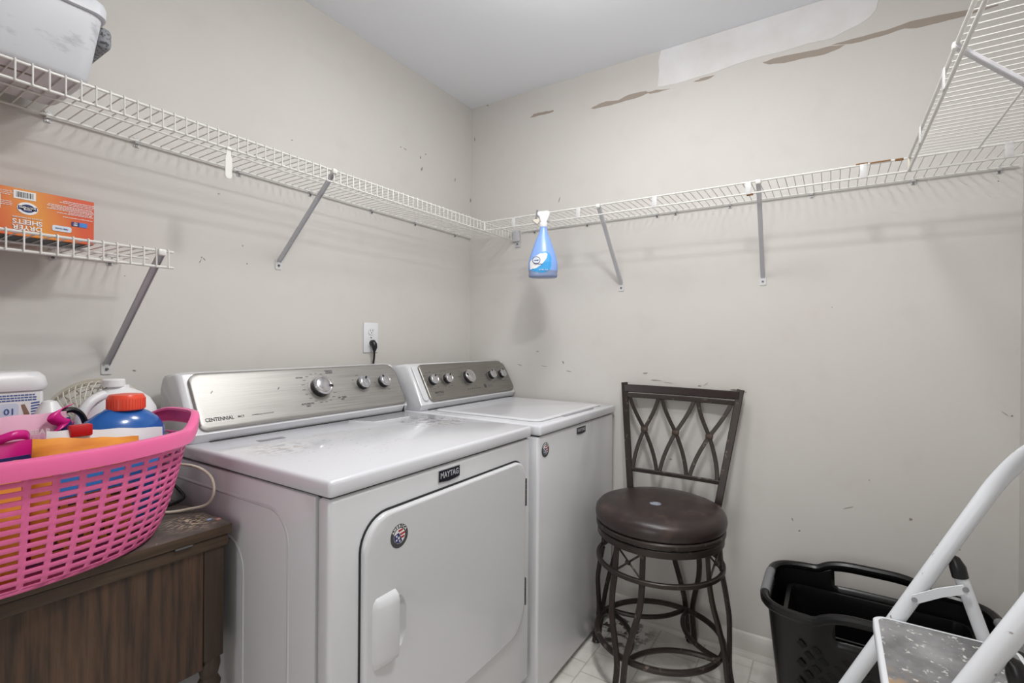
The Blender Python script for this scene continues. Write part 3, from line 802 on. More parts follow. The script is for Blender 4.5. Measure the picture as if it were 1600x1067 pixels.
# ------------------------------------------------------------------ outlet and plug
ot = thing('wall_outlet', 'white duplex outlet on the left wall above the dryer console', 'outlet', (-.681, 0, 1.212))
MB().box((-.720, -.005, 1.149), (-.642, 0, 1.275), .003).build('cover_plate', OUTLET, ot)
for z in (1.238, 1.186):
    m = frame((-.681, -.0052, z), (1, 0, 0), (0, 0, 1))
    r = MB().prism(rrect(-.0165, -.014, .0165, .014, .0125, 6), .0025, m).build('receptacle', OUTLET, ot)
    if z > 1.2:
        s_ = MB(); s_.prism([(-.0075, 0), (-.0055, 0), (-.0055, .008), (-.0075, .008)], .0027, m); s_.prism([(.0055, 0), (.0075, 0), (.0075, .008), (.0055, .008)], .0027, m)
        s_.prism(ellipse(0, -.006, .0025, .0025, 12), .0027, m); s_.build('socket_slots', BLACKP, r, smooth=0)
MB().tube([(-.681, -.005, 1.212), (-.681, -.0065, 1.212)], .003, 10).build('screw', SCREW, ot)
pc = thing('power_cable', 'black power cable plugged into the lower socket of the wall outlet', 'cable', (-.681, -.008, 1.18))
MB().tube([(-.681, -.0075, 1.19), (-.681, -.016, 1.19), (-.681, -.024, 1.183), (-.681, -.027, 1.170), (-.680, -.024, 1.156)], [.012, .0135, .013, .011, .006], 12).build('plug', BLACKP, pc)
MB().tube(catmull([(-.680, -.024, 1.158), (-.679, -.022, 1.13), (-.682, -.02, 1.09), (-.69, -.03, 1.0), (-.69, -.035, .7)], 5), .0042, 8).build('cord', BLACKP, pc)

# ------------------------------------------------------------------ wooden cabinet
cb = thing('sewing_cabinet', 'dark walnut cabinet with worn top and turned legs, left of the dryer', 'cabinet', (-1.9, -.27, 0))
ZC = .785; CX0, CX1, CY0, CY1 = -2.35, -1.500, -.484, -.035
MB().box((CX0, CY0, ZC-.022), (CX1, CY1, ZC), .003).build('cabinet_top', WOODTOP, cb)
MB().box((CX0+.001, CY0-.001, ZC-.021), (CX1-.001, CY0+.004, ZC-.001), .001).build('top_edging', WOODTRIM, cb)
MB().box((CX0+.004, CY0+.003, ZC-.048), (CX1-.006, CY1-.003, ZC-.0225), .004).build('under_rail', WOODTRIM, cb)
MB().box((CX0+.014, CY0+.012, .475), (CX1-.056, CY0+.03, ZC-.048)).build('front_panel', WOOD, cb)
MB().box((CX1-.03, CY0+.03, .475), (CX1-.014, CY1-.03, ZC-.048)).build('side_panel', WOOD, cb)
MB().box((CX0+.014, CY0+.03, .475), (CX0+.03, CY1-.03, ZC-.048)).build('side_panel', WOOD, cb)
for x in (CX1-.034, CX0+.034):
    for y in (CY0+.03, CY1-.03):
        b = MB().box((x-.021, y-.021, .49), (x+.021, y+.021, ZC-.048), .002)
        b.lathe([(.012, 0), (.014, .01), (.011, .03), (.017, .15), (.02, .3), (.016, .38), (.013, .40), (.021, .415), (.024, .43), (.017, .445), (.023, .47), (.020, .492)], (x, y, 0), 20)
        b.build('leg', WOODLEG, cb)
hg = MB(); hg.tube([(-1.618, CY0-.002, ZC-.0225), (-1.584, CY0-.002, ZC-.0225)], .0022, 8); hg.build('hinge', SCREW, cb)
for nm, p, c, lb in (('pebble', (-1.523, -.428), (150, 160, 190), 'small bluish chip lying on the cabinet top beside the dryer'), ('pebble', (-1.510, -.443), (176, 128, 122), 'small pinkish chip at the corner of the cabinet top')):
    o = MB().lathe([(.0005, 0), (.0045, .0008), (.005, .003), (.002, .0055), (.0003, .006)], (p[0], p[1], ZC), 10, 1.2, .7).build(nm, mat('chip_'+str(c[0]), c, .4), None, root=(p[0], p[1], ZC))
    tag(o, lb, 'chip', 'chips on the cabinet top')

# cords on the cabinet
o = MB().tube(catmull([(-1.62, -.20, ZC+.06), (-1.575, -.20, .855), (-1.53, -.23, .884), (-1.505, -.31, .890), (-1.492, -.365, .872), (-1.492, -.385, .838), (-1.50, -.37, .806), (-1.525, -.335, .794), (-1.56, -.30, .789), (-1.62, -.22, .789)], 7), .0034, 8).build('cable', CREAM, None, root=(-1.56, -.3, ZC))
tag(o, 'thick cream cable looping up from the cabinet top beside the dryer', 'cable')
o = MB().tube(catmull([(-1.60, -.14, .80), (-1.54, -.12, .818), (-1.492, -.15, .818), (-1.484, -.19, .805), (-1.495, -.235, .792), (-1.56, -.25, .789), (-1.61, -.24, .789)], 7), .0038, 8).build('cable', BLACKP, None, root=(-1.6, -.2, ZC))
tag(o, 'thin black cable curled on the cabinet top behind the pink basket', 'cable')
o = MB().box((-1.528, -.215, ZC), (-1.512, -.185, ZC+.05), .005).build('power_adapter', WHITEP, None, root=(-1.52, -.2, ZC))
tag(o, 'white power adapter standing on the cabinet behind the pink basket', 'adapter')

# ------------------------------------------------------------------ pink laundry basket
BX, BY = -1.862, -.373
pb = thing('laundry_basket', 'pink plastic laundry basket with a slotted wall, full of packets, on the cabinet', 'basket', (BX, BY, ZC))
ZR = 1.005
def bell(t):     # semi-axes at height fraction t
    e = t**.62
    return .235+(.305-.235)*e, .150+(.200-.150)*e
def bpt(a, t, off=0):
    rx, ry = bell(t); rx += off; ry += off
    n_ = 2.08; c, s_ = math.cos(a), math.sin(a)
    k = (abs(c)**n_+abs(s_)**n_)**(-1/n_)
    return V((BX+rx*c*k, BY+ry*s_*k, ZC+.004+(ZR-ZC-.004)*t))
# slotted wall
ncol, nrow = 44, 13
vs = []; fs = []; idx = {}
def vtx(key, p):
    if key not in idx: idx[key] = len(vs); vs.append(p)
    return idx[key]
# angle table with equal arc length
NA = 720; arc = [0]
for i in range(NA): arc.append(arc[-1]+(bpt(2*PI*(i+1)/NA, .5)-bpt(2*PI*i/NA, .5)).length)
def ang_at(s_):
    s_ = s_ % 1.0*arc[-1]
    lo, hi = 0, NA
    while hi-lo > 1:
        mid = (lo+hi)//2
        if arc[mid] <= s_: lo = mid
        else: hi = mid
    return 2*PI*(lo+(s_-arc[lo])/(arc[hi]-arc[lo]))/NA
for r in range(nrow):
    t0 = .03+.90*r/nrow; t1 = .03+.90*(r+1)/nrow; dt = t1-t0
    for c in range(ncol):
        S_ = [c/ncol, (c+.14)/ncol, (c+.86)/ncol, (c+1)/ncol]; T_ = [t0, t0+dt*.26, t1-dt*.26, t1]
        ids = [[None]*4 for _ in range(4)]
        for i in range(4):
            for j in range(4):
                ck = round((S_[i]*ncol*100)) % (ncol*100); ids[i][j] = vtx((ck, round(T_[j]*10000)), bpt(ang_at(S_[i]), T_[j]))
        for i in range(3):
            for j in range(3):
                if i == 1 and j == 1: continue
                fs.append((ids[i][j], ids[i+1][j], ids[i+1][j+1], ids[i][j+1]))
# bottom and solid collar
n = 88
for t_a, t_b, key in ((0, .03, 'b'), (.93, 1.0, 't')):
    o0 = len(vs)
    for t_ in (t_a, t_b):
        for i in range(n): vs.append(bpt(ang_at(i/n), t_))
    for i in range(n):
        if key == 't' and abs(math.cos(ang_at((i+.5)/n))) > .93: continue
        fs.append((o0+i, o0+(i+1) % n, o0+n+(i+1) % n, o0+n+i))
    if key == 'b': fs.append(tuple(o0+i for i in range(n)))
bw = MB().add(vs, fs).build('basket_wall', PINK, pb, smooth=40)
bmh = bmesh.new(); bmh.from_mesh(bw.data); bmesh.ops.remove_doubles(bmh, verts=bmh.verts, dist=.0004); bmh.to_mesh(bw.data); bmh.free()
q = bw.modifiers.new('thickness', 'SOLIDIFY'); q.thickness = .0028; q.offset = 0
# rim band, rising into a handle arch at each end
prof = [(.000, -.030), (.003, -.030), (.012, -.028), (.014, -.006), (.012, .000), (.004, .003), (-.002, .001), (-.002, -.004), (.007, -.006), (.009, -.026)]
vs = []; fs = []; n = 120; np_ = len(prof)
for i in range(n):
    a = 2*PI*i/n; c = abs(math.cos(a)); q_ = max(0, min(1, (c-.80)/.17)); lift = .026*q_*q_*(3-2*q_)
    for u, z in prof:
        p = bpt(a, 1.0, .006+u*1.0); p.z += z+lift+.008; vs.append(p)
for i in range(n):
    for j in range(np_): fs.append((i*np_+j, i*np_+(j+1) % np_, ((i+1) % n)*np_+(j+1) % np_, ((i+1) % n)*np_+j))
MB().add(vs, fs).build('rim', PINK, pb, smooth=50)

def pouch(name, cx, cy, z0, z1, w_, th, yaw, m, parent=None, bulge=.35, root=None, bow=0, tilt=0):
    """soft filled packet standing upright with crimped edges"""
    nx, nz = 12, 14; vs = []; fs = []
    c, s_ = math.cos(math.radians(yaw)), math.sin(math.radians(yaw))
    for side in (-1, 1):
        for j in range(nz+1):
            for i in range(nx+1):
                u = i/nx*2-1; v = j/nz; e = max(0, (1-u**4))*max(0, 1-abs(2*v-1)**3)
                x = u*w_/2*(1-.05*e); y = side*(th*.5*e+.0008)+bow*u*u+.003*math.sin(7*u+5*v)*(1-e)
                z = z0+(z1-z0)*v+.001*math.sin(9*u)+tilt*u*v
                vs.append((cx+x*c-y*s_, cy+x*s_+y*c, z))
    N = (nx+1)*(nz+1)
    for k in (0, 1):
        for j in range(nz):
            for i in range(nx):
                a = k*N+j*(nx+1)+i; fs.append((a, a+1, a+nx+2, a+nx+1))
    for i in range(nx):
        fs.append((i, i+1, N+i+1, N+i)); a = nz*(nx+1)+i; fs.append((a, a+1, N+a+1, N+a))
    for j in range(nz):
        a = j*(nx+1); fs.append((a, a+nx+1, N+a+nx+1, N+a)); a += nx; fs.append((a, a+nx+1, N+a+nx+1, N+a))
    return MB().add(vs, fs).build(name, m, parent, smooth=60, root=root)
# orange packet in front
op = thing('snack_packet', 'orange packet standing at the front of the pink basket', 'packet', (-1.755, -.49, ZC+.01))
pouch('packet_body', -1.755, -.486, ZC+.035, 1.020, .165, .026, 9, ORANGE, op, bow=.012, tilt=-.012)
pk = MB()
m = frame((-1.757, -.5085, 0), (math.cos(math.radians(9)), math.sin(math.radians(9)), 0), (0, 0, 1))
random.seed(3)
for j in range(9):
    z = ZC+.03+j*.012
    for i in range(5):
        x = -.07+i*.03+random.uniform(-.004, .004); L = random.uniform(.012, .022)
        pk.prism([(x, z), (x+L, z+random.uniform(-.001, .001)), (x+L, z+.005), (x, z+.004)], .0006, m)
o = pk.build('dark_print', BROWN_BLK, op, smooth=0); o['kind'] = 'stuff'
pk = MB(); pk.prism([(-.055, .925), (.075, .925), (.08, .965), (-.05, .968)], .0012, m, None, -.004); pk.build('blue_print', BLUEPK, op, smooth=0)
o2 = thing('snack_packet', 'orange packet at the left in the pink basket, half hidden by magenta packaging', 'packet', (-1.94, -.47, ZC+.01))
pouch('packet_body', -1.895, -.492, ZC+.012, 1.0, .085, .022, -4, ORANGE, o2)
# blue white packet on right
o = pouch('folded_packet', -1.660, -.455, ZC+.06, .985, .075, .018, 28, BLUEPK, None, root=(-1.660, -.455, ZC+.06))
tag(o, 'blue packet seen through the slots at the right end of the pink basket', 'packet')
# white pouch with red clip
wp_ = thing('white_pouch', 'white pouch with a red clip, behind the orange packet in the pink basket', 'pouch', (-1.72, -.44, ZC+.012))
pouch('pouch_body', -1.712, -.428, ZC+.03, 1.024, .20, .026, 10, WHITEP, wp_, tilt=-.012)
MB().box((-1.776, -.446, 1.018), (-1.742, -.428, 1.040), .003, mtx=None).build('clip', REDC, wp_)
# blue bottle with orange cap
bb_ = thing('detergent_bottle', 'blue detergent bottle with an orange-red cap in the pink basket', 'bottle', (-1.665, -.35, ZC+.012))
pr = [(.03, 0), (.052, .006), (.058, .05), (.062, .12), (.066, .17), (.070, .20), (.068, .218), (.058, .238), (.042, .252), (.032, .258), (.028, .262)]
MB().lathe(pr, (-1.662, -.348, ZC+.006), 40, 1.12, .72).build('bottle_body', BLUEB, bb_, smooth=60)
cp = [(.031, .258), (.0335, .260), (.0335, .284), (.030, .291), (.012, .293)]
o = MB().lathe(cp, (-1.656, -.348, ZC+.006), 40).build('cap', REDCAP, bb_); o['label'] = 'orange-red screw cap'
b = MB()
for k in range(40):
    a = 2*PI*k/40; p = V((-1.656+math.cos(a)*.0335, -.348+math.sin(a)*.0335, 0)); b.tube([p+V((0, 0, ZC+.267)), p+V((0, 0, ZC+.289))], .0009, 4)
b.build('cap_ridges', REDCAP, o)
# magenta bag + clear pink bag
mg = thing('magenta_packet', 'crumpled magenta and navy packaging at the left of the pink basket', 'packet', (-1.86, -.40, ZC+.012))
pouch('packet_body', -1.93, -.437, ZC+.012, 1.022, .22, .04, 4, MAGENTA, mg)
o = MB(); m = frame((-1.93, -.461, 0), (1, .07, 0), (0, 0, 1)); o.prism([(-.11, ZC+.19), (.10, ZC+.195), (.098, ZC+.215), (-.11, ZC+.21)], .002, m, None); o.build('navy_band', NAVY, mg, smooth=0)
def ribbon(pts, w_, updir, name, m, parent):
    P = catmull(pts, 5); vs = []; fs = []
    U = V(updir).normalized()
    for p in P: vs += [p-U*w_/2, p+U*w_/2]
    for i in range(len(P)-1): fs.append((2*i, 2*i+2, 2*i+3, 2*i+1))
    o = MB().add(vs, fs).build(name, m, parent, smooth=60); q = o.modifiers.new('t', 'SOLIDIFY'); q.thickness = .0012; return o
ribbon([(-1.905, -.44, 1.035), (-1.875, -.435, 1.027), (-1.85, -.44, 1.034), (-1.832, -.43, 1.031), (-1.825, -.42, 1.022)], .016, (.1, .2, 1), 'film_fold', MAGENTA, mg)
ribbon([(-1.768, -.40, 1.072), (-1.784, -.405, 1.066), (-1.79, -.41, 1.056), (-1.782, -.405, 1.046), (-1.772, -.40, 1.040), (-1.784, -.405, 1.028)], .022, (1, .1, .5), 'film_fold', MAGENTA, mg)
ribbon([(-1.772, -.396, 1.050), (-1.768, -.394, 1.035), (-1.766, -.394, 1.02)], .018, (1, .1, .1), 'navy_corner', NAVY, mg)
o = pouch('clear_bag', -1.85, -.385, ZC+.012, 1.061, .17, .04, 2, PINKFILM, None, root=(-1.85, -.385, ZC+.012))
tag(o, 'pale pink translucent bag with faint lettering, upright at the left of the pink basket', 'bag')
lettering('SEAR', frame((-1.808, -.4085, 1.030), (1, .035, 0), (0, -.15, 1)), .013, mat('pale_print', (236, 220, 224), .5), o)

# tub of wipes
tb = thing('wipes_tub', 'white lidded tub labelled 01 behind the left of the pink basket', 'tub', (-1.85, -.14, ZC))
def rrbox(lo, hi, r, name, m, parent, taper=1.0, bev=.004):
    x0, y0, z0 = lo; x1, y1, z1 = hi; pl = rrect(x0, y0, x1, y1, r, 6); n = len(pl); cx_, cy_ = (x0+x1)/2, (y0+y1)/2
    vs = []; 
    L = [(1-.004/abs(x1-cx_), z0), (1, z0+bev), (taper, z1-bev), (taper*(1-bev/abs(x1-cx_)), z1)]
    for k, z in L:
        for x, y in pl: vs.append((cx_+(x-cx_)*k, cy_+(y-cy_)*k, z))
    fs = [(i*n+j, i*n+(j+1) % n, (i+1)*n+(j+1) % n, (i+1)*n+j) for i in range(3) for j in range(n)]+[tuple(range(n)), tuple(3*n+j for j in range(n))]
    return MB().add(vs, fs).build(name, m, parent, smooth=50)
rrbox((-1.945, -.160, ZC), (-1.738, -.03, 1.090), .03, 'tub_body', WHITEP, tb)
rrbox((-1.952, -.167, 1.088), (-1.731, -.023, 1.127), .034, 'lid', WHITEP, tb, .96, .010)
lb = frame((-1.785, -.1615, 0), (1, 0, 0), (0, 0, 1))
MB().prism([(-.13, .86), (.035, .86), (.035, 1.084), (-.13, 1.084)], .0005, lb).build('label', PAPER, tb, smooth=0)
MB().prism(rrect(-.030, 1.02, .001, 1.062, .007), .0008, lb).build('number_panel', mat('panel_pale', (206, 214, 230), .5), tb, smooth=0)
lettering('01', frame((-1.7985, -.1628, 1.044), (1, 0, 0), (0, 0, 1)), .018, BLUE01, tb)
b = MB()
for z in (1.077, 1.0715, 1.066):
    x = -.035
    while x < .026:
        L = random.uniform(.003, .007); b.prism([(x, z), (x+L, z), (x+L, z+.003), (x, z+.003)], .0009, lb); x += L+.001
for i in range(7):
    b.prism([(.020, 1.022+i*.006), (.034, 1.024+i*.006), (.034, 1.027+i*.006), (.020, 1.025+i*.006)], .0009, lb)
b.build('label_print', BLUE01, tb, smooth=0)
MB().prism([(.004, 1.058), (.010, 1.059), (.018, 1.038), (.016, 1.024), (.009, 1.036)], .0009, lb).build('hand_print', SKIN, tb, smooth=0)

# bottle with black handle beside the tub
bh = thing('handled_bottle', 'small blue bottle with a black loop handle at the back of the pink basket', 'bottle', (-1.75, -.24, ZC+.006))
MB().lathe([(.02, 0), (.028, .01), (.028, .22), (.022, .255), (.012, .272), (.004, .275)], (-1.754, -.240, ZC+.006), 24).build('bottle_body', BLUEPK, bh)
MB().lathe([(.026, .248), (.020, .262), (.012, .277), (.004, .280)], (-1.754, -.240, ZC+.006), 24).build('shoulder', WHITEP, bh)
P = [V((-1.752, -.27, 1.025)), V((-1.740, -.272, 1.047)), V((-1.722, -.27, 1.049)), V((-1.706, -.265, 1.033)), V((-1.698, -.26, 1.0)), V((-1.70, -.25, .95))]
MB().tube(catmull(P, 6), .006, 8).build('handle', BLACKP, bh)

# ivory desk fan
fn = thing('desk_fan', 'ivory desk fan with a wire cage, against the left wall behind the jug', 'fan', (-1.62, -.11, ZC))
fc = V((-1.640, -.115, .985)); FRd = .125
ax = V((-.62, -.72, .12)).normalized(); ux = ax.cross(V((0, 0, 1))).normalized(); uy = ux.cross(ax)
fpt = lambda r, a, d: fc+ux*(r*math.cos(a))+uy*(r*math.sin(a))+ax*d
MB().tube([fpt(FRd*.9, 2*PI*i/48, -.01) for i in range(48)], 0, closed=True, flat=(.014, .005), up=ax).build('cage_ring', FANM, fn)
def cage(sgn, depth, nspk, nm):
    b = MB()
    for k in range(nspk):
        a = 2*PI*k/nspk
        b.tube([fpt(FRd*.9*math.cos(q), a, sgn*depth*math.sin(q)-.01) for q in [PI/2*.92*i/5 for i in range(6)]], .0016, 5)
    for q in (.25, .55, .85, 1.15):
        r = FRd*.9*math.cos(q); b.tube([fpt(r, 2*PI*i/36, sgn*depth*math.sin(q)-.01) for i in range(36)], .0012, 5, closed=True)
    b.tube([fpt(0, 0, sgn*depth*.97-.01), fpt(0, 0, sgn*depth*1.05-.01)], .02, 20)
    b.build(nm, FANM, fn, smooth=60)
cage(1, .055, 48, 'front_grille'); cage(-1, .035, 24, 'rear_grille')
b = MB()
for k in range(3):
    a0 = 2*PI*k/3; b.add([fpt(.018, a0, -.005), fpt(.085, a0-.3, .006), fpt(.09, a0+.3, -.012), fpt(.018, a0+.5, -.012)], [(0, 1, 2, 3)])
o = b.build('blades', mat('grey_blade', (120, 122, 124), .4), fn); o.modifiers.new('t', 'SOLIDIFY').thickness = .002
MB().tube([fpt(0, 0, -.045), (fc.x+.02, fc.y+.045, .9), (fc.x+.02, fc.y+.04, ZC+.015)], .012, 12).build('stand', FANM, fn)
MB().lathe([(.06, 0), (.06, .01), (.04, .02), (.012, .024)], (fc.x+.02, fc.y+.03, ZC), 28).build('base', FANM, fn)

# white jug
jg = thing('plastic_jug', 'large white plastic jug with a white cap, behind the blue bottle', 'jug', (-1.62, -.165, ZC))
JX, JY = -1.608, -.165
pr = [(.05, 0), (.072, .008), (.078, .03), (.078, .17), (.079, .215), (.074, .245), (.062, .268), (.044, .284), (.028, .292), (.021, .296), (.021, .303)]
MB().lathe(pr, (JX+.003, JY+.012, ZC), 40, 1.06, .8).build('jug_body', WHITEP, jg, smooth=60)
MB().lathe([(.0225, .300), (.0225, .3155), (.021, .3175), (.01, .318)], (JX-.006, JY+.012, ZC), 32).build('cap', PAPER, jg)
MB().tube(catmull([(JX-.035, JY-.02, ZC+.285), (JX-.062, JY-.03, ZC+.272), (JX-.082, JY-.035, ZC+.24), (JX-.082, JY-.035, ZC+.19), (JX-.06, JY-.03, ZC+.15)], 6), .010, 12).build('handle', WHITEP, jg)

# ------------------------------------------------------------------ storage bin on the upper shelf
sbn = thing('storage_bin', 'dirty white plastic bin with a grey end grip on the upper left shelf', 'bin', (-1.9, -.15, HS+.006))
ZB = HS+.006
x0, x1, y0, y1 = -2.07, -1.694, -.266, -.045
pl = rrect(x0, y0, x1, y1, .028, 8); n = len(pl); cxb, cyb = (x0+x1)/2, (y0+y1)/2
vs = []
lv = [(1-.012/.189, 1-.012/.11, 0), (1, 1, .012), (1.13, 1.13, .175), (1.10, 1.08, .175), (1, 1, .02), (.96, .9, .006)]
for kx_, ky_, z in lv:
    for x, y in pl: vs.append((cxb+(x-cxb)*kx_, cyb+(y-cyb)*ky_, ZB+z))
fs = [(i*n+j, i*n+(j+1) % n, (i+1)*n+(j+1) % n, (i+1)*n+j) for i in range(len(lv)-1) for j in range(n)]+[tuple(range(n)), tuple((len(lv)-1)*n+j for j in range(n))]
o = MB().add(vs, fs); o.build('bin_body', TUBM, sbn, smooth=50)
vs = []
for k1, z in ((1.13, .150), (1.19, .152), (1.195, .172), (1.175, .180), (1.12, .180)):
    for x, y in pl: vs.append((cxb+(x-cxb)*(1+(k1-1)*.75), cyb+(y-cyb)*k1, ZB+z))
fs = [(i*n+j, i*n+(j+1) % n, (i+1)*n+(j+1) % n, (i+1)*n+j) for i in range(4) for j in range(n)]
o = MB().add(vs, fs).build('bin_rim', TUBM, sbn, smooth=50); q = o.modifiers.new('t', 'SOLIDIFY'); q.thickness = .002
MB().box((-1.676, -.235, ZB+.108), (-1.646, -.085, ZB+.157), .013, 3).build('end_grip', TUBD, sbn)
o = MB(); 
for (x, y, L, r) in ((-1.80, -.21, .05, .3), (-1.86, -.15, .06, -.1), (-1.78, -.12, .05, .2)):
    o.box((x-L/2, y-.004, ZB-.0008), (x+L/2, y+.004, ZB+.0004))
o.build('dirt_streak', SCUFF, sbn, smooth=0)

# ------------------------------------------------------------------ carton on the lower shelf
ZX = HD+.006
ct = thing('carton', 'orange carton of dryer sheets standing upside down on the lower left shelf', 'carton', (-1.78, -.14, ZX))
cxr = -1.661; cyf = -.175
MB().box((-1.93, cyf, ZX), (cxr, cyf+.12, ZX+.101), .0012, 1).build('carton_body', BOXO, ct, smooth=0)
MB().box((-1.928, cyf+.003, ZX-.0008), (cxr-.003, cyf+.117, ZX+.0002)).build('printed_end', mat('dark_teal_print', (62, 74, 78), .4), ct, smooth=0)
cmx = frame((0, cyf-.0006, 0), (1, 0, 0), (0, 0, 1)) @ Matrix.Translation((-.007, ZX*.1, 0)) @ Matrix.Diagonal((1, .9, 1, 1))
def panel(poly, m_, nm, z=0):
    return MB().prism(poly, .0003, cmx, None, z).build(nm, m_, ct, smooth=0)
rot = lambda x, z: frame((x-.007, cyf-.0012, ZX+(z-ZX)*.9), (-1, 0, 0), (0, 0, -1))
panel([(-1.790, ZX+.0875), (-1.755, ZX+.0875), (-1.755, ZX+.107), (-1.790, ZX+.107)], PAPER, 'barcode_panel')
b = MB(); x = -1.786
while x < -1.759:
    L = random.choice((.0006, .001, .0018)); b.prism([(x, ZX+.091), (x+L, ZX+.091), (x+L, ZX+.104), (x, ZX+.104)], .0006, cmx); x += L+random.choice((.0007, .0012))
b.build('barcode', DKGREY, ct, smooth=0)
panel(ellipse(-1.768, ZX+.067, .0165, .0145), PAPER, 'brand_oval')
panel(ellipse(-1.768, ZX+.067, .0115, .0095), NAVY, 'brand_disc', .0004)
panel([(-1.783, ZX+.063), (-1.753, ZX+.063), (-1.753, ZX+.072), (-1.783, ZX+.072)], NAVY, 'brand_band', .0004)
lettering('SOUTHERN', rot(-1.768, ZX+.0690), .0058, PAPER, ct, width=.026)
lettering('HOME', rot(-1.768, ZX+.0645), .0045, PAPER, ct)
lettering('SHEETS', rot(-1.768, ZX+.0345), .0135, PAPER, ct, width=.047)
lettering('DRYER', rot(-1.768, ZX+.021), .0135, PAPER, ct, width=.047)
lettering('60 DAYS OF FRESHNESS', rot(-1.768, ZX+.0445), .0035, PAPER, ct, width=.047)
b = MB()
for i, (xa, zz) in enumerate(((-1.71, .100), (-1.716, .096), (-1.70, .092), (-1.735, .0875), (-1.737, .084), (-1.73, .0805), (-1.737, .077), (-1.70, .073), (-1.72, .0695), (-1.71, .061))):
    x = xa
    while x < -1.658:
        L = random.uniform(.002, .006); b.prism([(x, ZX+zz), (x+L, ZX+zz), (x+L, ZX+zz+.0014), (x, ZX+zz+.0014)], .0004, cmx); x += L+.0009
for zz in (.101, .097, .093, .077, .073, .069):
    x = -1.83
    while x < -1.795:
        L = random.uniform(.002, .006); b.prism([(x, ZX+zz), (x+L, ZX+zz), (x+L, ZX+zz+.0012), (x, ZX+zz+.0012)], .0004, cmx); x += L+.0009
o = b.build('small_print', PAPER, ct, smooth=0); o['kind'] = 'stuff'
panel(rrect(-1.695, ZX+.042, -1.681, ZX+.053, .0015), NAVY, 'count_panel', .0002)
panel(rrect(-1.681, ZX+.042, -1.667, ZX+.053, .0015), BLUEPK, 'size_panel', .0002)
lettering('480', rot(-1.688, ZX+.0455), .005, PAPER, ct)
lettering('SHEETS\n2 BOX', rot(-1.688, ZX+.0505), .002, PAPER, ct)
panel(rrect(-1.728, ZX+.024, -1.695, ZX+.038, .004), mat('pale_blue', (206, 218, 232), .5), 'corner_badge', .0002)
lettering('FREE CLEAR', rot(-1.712, ZX+.031), .0042, NAVY, ct)
o = MB().box((-1.90, cyf-.034, ZX+.046), (-1.822, cyf-.026, ZX+.078), .003).box((-1.90, cyf-.034, ZX), (-1.87, cyf-.026, ZX+.07), .003).build('plastic_holder', mat('grey_white', (205, 206, 208), .4), None, root=(-1.83, cyf-.03, ZX))
tag(o, 'pale plastic piece at the left photo edge in front of the orange carton', 'holder')
# ------------------------------------------------------------------ spray bottle on right shelf
sp_ = thing('spray_bottle', 'blue spray bottle with a white trigger head hanging from the right wire shelf', 'bottle', (-.285, -.60, 1.468))
BC = V((-.290, -.608, 0)); yawb = math.atan2(-(CP.y-BC.y), -(CP.x-BC.x))
fwd = V((-.84, -.543, 0)); lft = V((.543, -.84, 0))   # label side direction / width axis
def sb_pt(u, d, z): return BC+lft*u+fwd*d+V((0, 0, z))
lv = [(1.468, .052, .028), (1.470, .058, .034), (1.478, .0605, .036), (1.486, .0585, .035), (1.50, .0615, .037), (1.53, .061, .037), (1.56, .054, .034), (1.59, .044, .03), (1.62, .033, .025), (1.645, .023, .019), (1.665, .0165, .015), (1.684, .0145, .0145)]
n = 40; vs = []
for z, a, b2 in lv:
    for i in range(n):
        t_ = 2*PI*i/n; c, s_ = math.cos(t_), math.sin(t_); k = (abs(c)**2.5+abs(s_)**2.5)**(-1/2.5)
        vs.append(sb_pt(a*c*k, b2*s_*k, z))
fs = [(i*n+j, i*n+(j+1) % n, (i+1)*n+(j+1) % n, (i+1)*n+j) for i in range(len(lv)-1) for j in range(n)]+[tuple(range(n)), tuple((len(lv)-1)*n+j for j in range(n))]
MB().add(vs, fs).build('bottle_body', SPRAY, sp_, smooth=60)
def lblz(u, z, off=.0008):
    # follow the body's front surface
    for (z0, a0, b0), (z1, a1, b1) in zip(lv, lv[1:]):
        if z0 <= z <= z1 or (z1 == lv[-1][0]):
            k = (z-z0)/(z1-z0); a = a0+(a1-a0)*k; b_2 = b0+(b1-b0)*k
            r = max(0, 1-abs(u/a)**2.5)**(1/2.5); return sb_pt(u, b_2*r+off, z)
def surf_patch(poly, off, m_, nm):
    xs = [p[0] for p in poly]; zs_ = [p[1] for p in poly]; nx, nz = 26, 30
    def inside(x, z):
        r = False; j = len(poly)-1
        for i in range(len(poly)):
            if (poly[i][1] > z) != (poly[j][1] > z) and x < (poly[j][0]-poly[i][0])*(z-poly[i][1])/(poly[j][1]-poly[i][1])+poly[i][0]: r = not r
            j = i
        return r
    bm_ = MB(); X0, X1, Z0, Z1 = min(xs), max(xs), min(zs_), max(zs_)
    for j in range(nz):
        za, zb_ = Z0+(Z1-Z0)*j/nz, Z0+(Z1-Z0)*(j+1)/nz; zm = (za+zb_)/2
        cr = []
        for i in range(len(poly)):
            p, q = poly[i], poly[i-1]
            if (p[1] > zm) != (q[1] > zm): cr.append((q[0]-p[0])*(zm-p[1])/(q[1]-p[1])+p[0])
        cr.sort()
        for c0, c1 in zip(cr[::2], cr[1::2]):
            k = 8
            for i in range(k):
                a, b_2 = c0+(c1-c0)*i/k, c0+(c1-c0)*(i+1)/k
                bm_.add([lblz(a, za, off), lblz(b_2, za, off), lblz(b_2, zb_, off), lblz(a, zb_, off)], [(0, 1, 2, 3)])
    return bm_.build(nm, m_, sp_, smooth=60)
